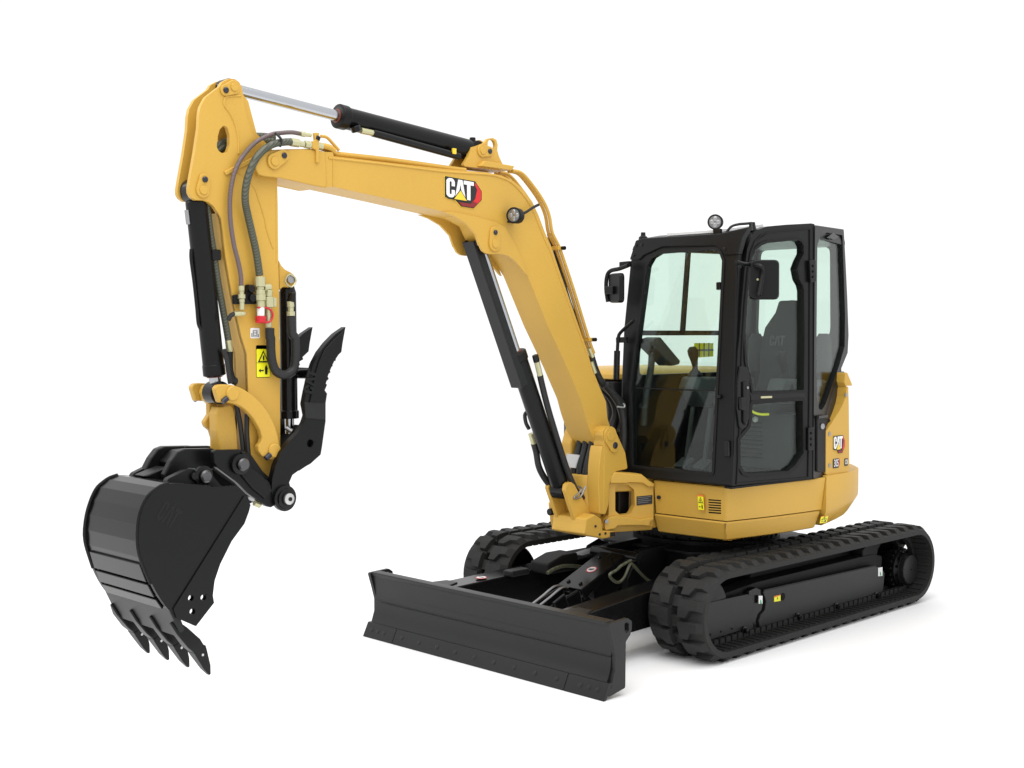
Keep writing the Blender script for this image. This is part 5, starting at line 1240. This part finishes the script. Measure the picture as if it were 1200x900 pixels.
sideP = curve2([(4.038,1.2),(4.124,1.215),(4.193,1.227),(4.262,1.234),(4.3,1.225),(4.333,1.207),(4.357,1.187),(4.376,1.162),(4.395,1.122),(4.406,1.068),(4.409,1.002),(4.403,0.952),(4.387,0.902),(4.349,0.811),(4.312,0.744),(4.272,0.688),(4.228,0.644)], 2) + [(4.138,0.594),(4.046,0.684),(4.052,0.718),(4.042,0.783),(4.013,0.853),(3.953,0.949),(3.885,1.021),(3.862,1.071),(3.852,1.102),(3.867,1.143),(3.921,1.198)]
cutP = [(3.888,1.15),(3.87,1.122),(3.861,1.104),(3.87,1.073),(3.893,1.023),(3.961,0.951),(4.021,0.856),(4.05,0.786),(4.06,0.721),(4.054,0.687),(4.145,0.597),(4.236,0.647),(4.252,0.69)]
bh = [circ(p, .014, 12) for p in [(4.166,0.724),(4.104,0.717),(4.159,0.663)]]
for y0, y1 in ((BN-.004, BN+.016), (BF-.016, BF+.004)):
    MB().side(sideP, y0, y1, 'black_paint', holes=bh).build('bucket_side', bucket, bevel=.004, bang=40)
for y0, y1 in ((BN+.014, BN+.024), (BF-.024, BF-.014)):
    MB().side(cutP, y0, y1, 'black_paint', holes=bh).build('side_cutter', bucket, bevel=.002, bang=40)
# heel plates (wear bands) across the back
for i0, pts in enumerate(([(4.379,0.905),(4.343,0.812),(4.306,0.742),(4.269,0.687)],)):
    pp_ = [Vector(p) for p in pts]
    for k in range(len(pp_)-1):
        a, b = pp_[k], pp_[k+1]; t = (b-a).normalized(); q_ = Vector((t.y, -t.x)); 
        if q_.dot(ctr-a) > 0: q_ = -q_
        A = a + t*.006; B = b - t*.006
        MB().side([tuple(A), tuple(B), tuple(B+q_*.012), tuple(A+q_*.012)], BF+.02, BN-.02, 'black_gloss').build('wear_band', bucket, bevel=.004)
# rim beads of the far and near sides
for y in (BN+.004, BF-.004):
    MB().tube([(a, y, b) for a, b in curve2([(4.259,1.235),(4.298,1.226),(4.33,1.209),(4.357,1.189),(4.376,1.162),(4.395,1.121),(4.406,1.068),(4.409,1.001),(4.403,0.952),(4.387,0.901),(4.349,0.81)], 2)], .008, 'black_paint', 8, smooth=False).build('rim_bead', bucket)
# lip plate and teeth
lpa = [(4.259,0.688),(4.225,0.658),(4.135,0.578),(4.156,0.543),(4.226,0.605),(4.293,0.683)]
lip_ = MB().side([(4.274,0.7),(4.204,0.551),(4.176,0.552),(4.217,0.656),(4.241,0.698)], BF-.012, BN+.012, 'charcoal_paint').build('lip_plate', bucket, bevel=.004)
ta = Vector([(4.17,0.596)][0]); tt = Vector([(4.061,0.367)][0])
dt = (tt-ta).normalized(); qn = Vector((-dt.y, dt.x)); 
def tooth(y):
    Lt = (tt-ta).length
    pt = lambda s, h: tuple(ta + dt*s + qn*h)
    sh = MB()
    secs = []
    for s, hw, hh_, of in ((-.055, .010, .016, .046), (.0, .027, .028, .034), (.08, .034, .034, .012), (.125, .030, .028, 0), (.16, .020, .020, 0)):
        c = Vector(pt(s, of))
        secs.append([(c.x+qn.x*hh_*j, y+hw*i, c.y+qn.y*hh_*j) for i, j in ((-1, -1), (1, -1), (1, 1), (-1, 1))])
    sh.solid(secs, 'black_paint')
    s_ = sh.build('tooth_shank', bucket, bevel=.008)
    tb_ = MB()
    secs = []
    for s, hw, hh_ in ((.118, .033, .032), (.145, .030, .029), (.22, .021, .018), (Lt+.01, .011, .005)):
        c = Vector(pt(s, 0))
        secs.append([(c.x+qn.x*hh_*j, y+hw*i, c.y+qn.y*hh_*j) for i, j in ((-1, -1), (1, -1), (1, 1), (-1, 1))])
    tb_.solid(secs, 'black_paint')
    tb_.build('tooth', bucket, bevel=.006)
    c = Vector(pt(.15, 0))
    MB().cyl((c.x, y+.026, c.y), (c.x, y+.0315, c.y), .006, 'bright_steel', seg=10).build('tooth_pin', bucket)
for i in range(4): tooth(-.27 + .18*i)
# the bucket narrows from the lip to the back
for ob_ in [bucket] + [c for c in bucket.children if c.name.split('.')[0] in ('bucket_side', 'side_cutter', 'wear_band', 'rim_bead')]:
    for v_ in ob_.data.vertices:
        t_ = max(0, min(1, (v_.co.z-.62)/.5))
        v_.co.y -= (.0 if v_.co.y > 0 else -.115)*t_
# ears with the pin
ear = rc([(4.205,1.222),(4.191,1.241),(4.109,1.272),(4.08,1.275),(3.978,1.252),(3.934,1.197),(3.905,1.174),(4.052,1.187)], .02)
for y0, y1 in ((.135, .172), (-.172, -.135)):
    MB().side(ear, y0, y1, 'black_paint').build('bucket_ear', bucket, bevel=.006)
pe = [(4.024,1.24),(4.067,1.241)]
MB().lathe((pe[0][0], .17, pe[0][1]), (0, 1, 0), [(0, .046), (.02, .046), (.024, .03), (.04, .03), (.045, .024)], 'black_gloss', 24).build('pin', bucket)
MB().lathe((pe[0][0], .212, pe[0][1]), (0, 1, 0), [(0, .028), (.008, .022)], 'gunmetal', 24).build('pin_face', bucket)
MB().cyl((pe[0][0], -.18, pe[0][1]), (pe[0][0], .17, pe[0][1]), .028, 'steel').build('pin_shaft', bucket)
MB().cyl((pe[1][0], .17, pe[1][1]), (pe[1][0], .19, pe[1][1]), .018, 'black_gloss', seg=12).build('bolt', bucket, bevel=.003)
# small guard plate by the far ear
MB().side([(4.218,1.238),(4.097,1.274),(4.083,1.208),(4.126,1.205)], -.10, .0, 'black_paint').build('ear_gusset', bucket, bevel=.008)
# embossed lettering
eq = [(4.231,0.302,0.991),(4.172,0.302,1.009),(4.257,0.302,1.084)]
o_ = Vector((eq[0][0]+.10, BN+.016, eq[0][2]+.10)); eu = Vector((-.8, 0, -.55)).normalized(); ev = Vector((-.55, 0, .8)).normalized()
fnE = lambda a, b, t: tuple(o_ + eu*a + ev*b + Vector((0, 1, 0))*t)
cat_decal('embossed_lettering', bucket, fnE, .10, .09, badge=False, colr='black_gloss')

# ---------------------------------------------------------------- thumb
teeth = ''
thO = [(3.197,1.914),(3.258,1.88),(3.313,1.835),(3.355,1.791),(3.389,1.738),(3.412,1.678),(3.435,1.596),(3.448,1.541),(3.435,1.485),(3.449,1.451),(3.479,1.41),(3.532,1.367),(3.584,1.316),(3.616,1.255),(3.635,1.191),(3.64,1.127),(3.625,1.073),(3.587,1.043),(3.548,1.051),(3.525,1.089),(3.529,1.133),(3.539,1.167),(3.52,1.202),(3.48,1.223),(3.413,1.249),(3.353,1.289),(3.345,1.325),(3.322,1.452),(3.321,1.542),(3.312,1.586),(3.326,1.603),(3.312,1.631),(3.326,1.639),(3.301,1.659),(3.312,1.676),(3.29,1.692),(3.298,1.706),(3.276,1.723),(3.284,1.737),(3.256,1.75),(3.261,1.761),(3.223,1.79),(3.216,1.831)]
thumb = MB().side(thO, .12, .155, 'black_paint', holes=[circ([(3.415,1.348)][0], .020, 16)]).build('thumb', ex, bevel=.004, label='black two-tined hydraulic thumb behind the stick')
MB().side(thO, -.155, -.12, 'black_paint', holes=[circ([(3.415,1.348)][0], .020, 16)]).build('tine', thumb, bevel=.004)
inl = [(3.22,1.893),(3.278,1.851),(3.331,1.802),(3.364,1.744),(3.389,1.678),(3.407,1.595),(3.421,1.546),(3.325,1.542),(3.319,1.592),(3.335,1.604),(3.324,1.635),(3.31,1.676),(3.293,1.709),(3.274,1.742),(3.237,1.787),(3.223,1.837)]
MB().side(inl, .153, .164, 'black_paint').build('tine_cap', thumb, bevel=.004, bang=40)
MB().side([(3.448,1.55),(3.325,1.545),(3.325,1.458),(3.444,1.473)], .153, .160, 'charcoal_paint').build('tine_band', thumb, bevel=.003)
fnL = frame_fn((([(3.405,0.165,1.586)][0][0]), .164, [(3.405,0.165,1.586)][0][2]), (-.25, 0, 1), (1, 0, .25))
cat_decal('embossed_lettering', thumb, fnL, .12, .055, badge=False, colr='black_gloss')
bt = [(3.354,1.685),(3.289,1.552)]
MB().cyl((bt[0][0], -.12, bt[0][1]), (bt[0][0], .12, bt[0][1]), .028, 'black_gloss').build('cross_tube', thumb)
thp = [(3.571,1.095)][0]
MB().lathe((thp[0], .15, thp[1]), (0, 1, 0), [(0, .062), (.02, .062), (.024, .05), (.035, .048), (.038, .034), (.046, .034)], 'black_gloss', 28).build('pin_boss', thumb)
MB().lathe((thp[0], .195, thp[1]), (0, 1, 0), [(0, .027), (.010, .027), (.013, .022)], 'bright_steel', 28).build('pin_face', thumb)
MB().cyl((thp[0], .205, thp[1]), (thp[0], .212, thp[1]), .010, 'black_gloss', seg=12).build('pin_screw', thumb)
MB().cyl((thp[0], -.16, thp[1]), (thp[0], .15, thp[1]), .04, 'steel').build('pin_shaft', thumb)
wbt = [(3.427,1.343),(3.345,1.429),(3.318,1.336),(3.374,1.249),(3.456,1.21)]
MB().side(wbt, -.12, .12, 'black_matte').build('thumb_web', thumb, bevel=.01)
# thumb cylinder
t0_ = [(3.433,0.0,2.103)][0]; t1_ = [(3.427,0.0,1.388)][0]
tc_ = MB().lathe(t0_, Vector(t1_)-Vector(t0_), [(-.02, .03), (.02, .042), (.60, .042), (.602, .048), (.64, .048)], 'black_gloss', 28).build('thumb_cylinder', ex, bevel=.003)
MB().cyl(Vector(t0_)+(Vector(t1_)-Vector(t0_)).normalized()*.62, t1_, .024, 'chrome').build('rod', tc_)
ph = [(3.468,0.03,1.42),(3.448,0.03,1.402)]
MB().cyl((ph[0][0], .03, ph[0][2]), (ph[1][0], .05, ph[1][2]), .012, 'steel', seg=10).build('port_block', tc_)
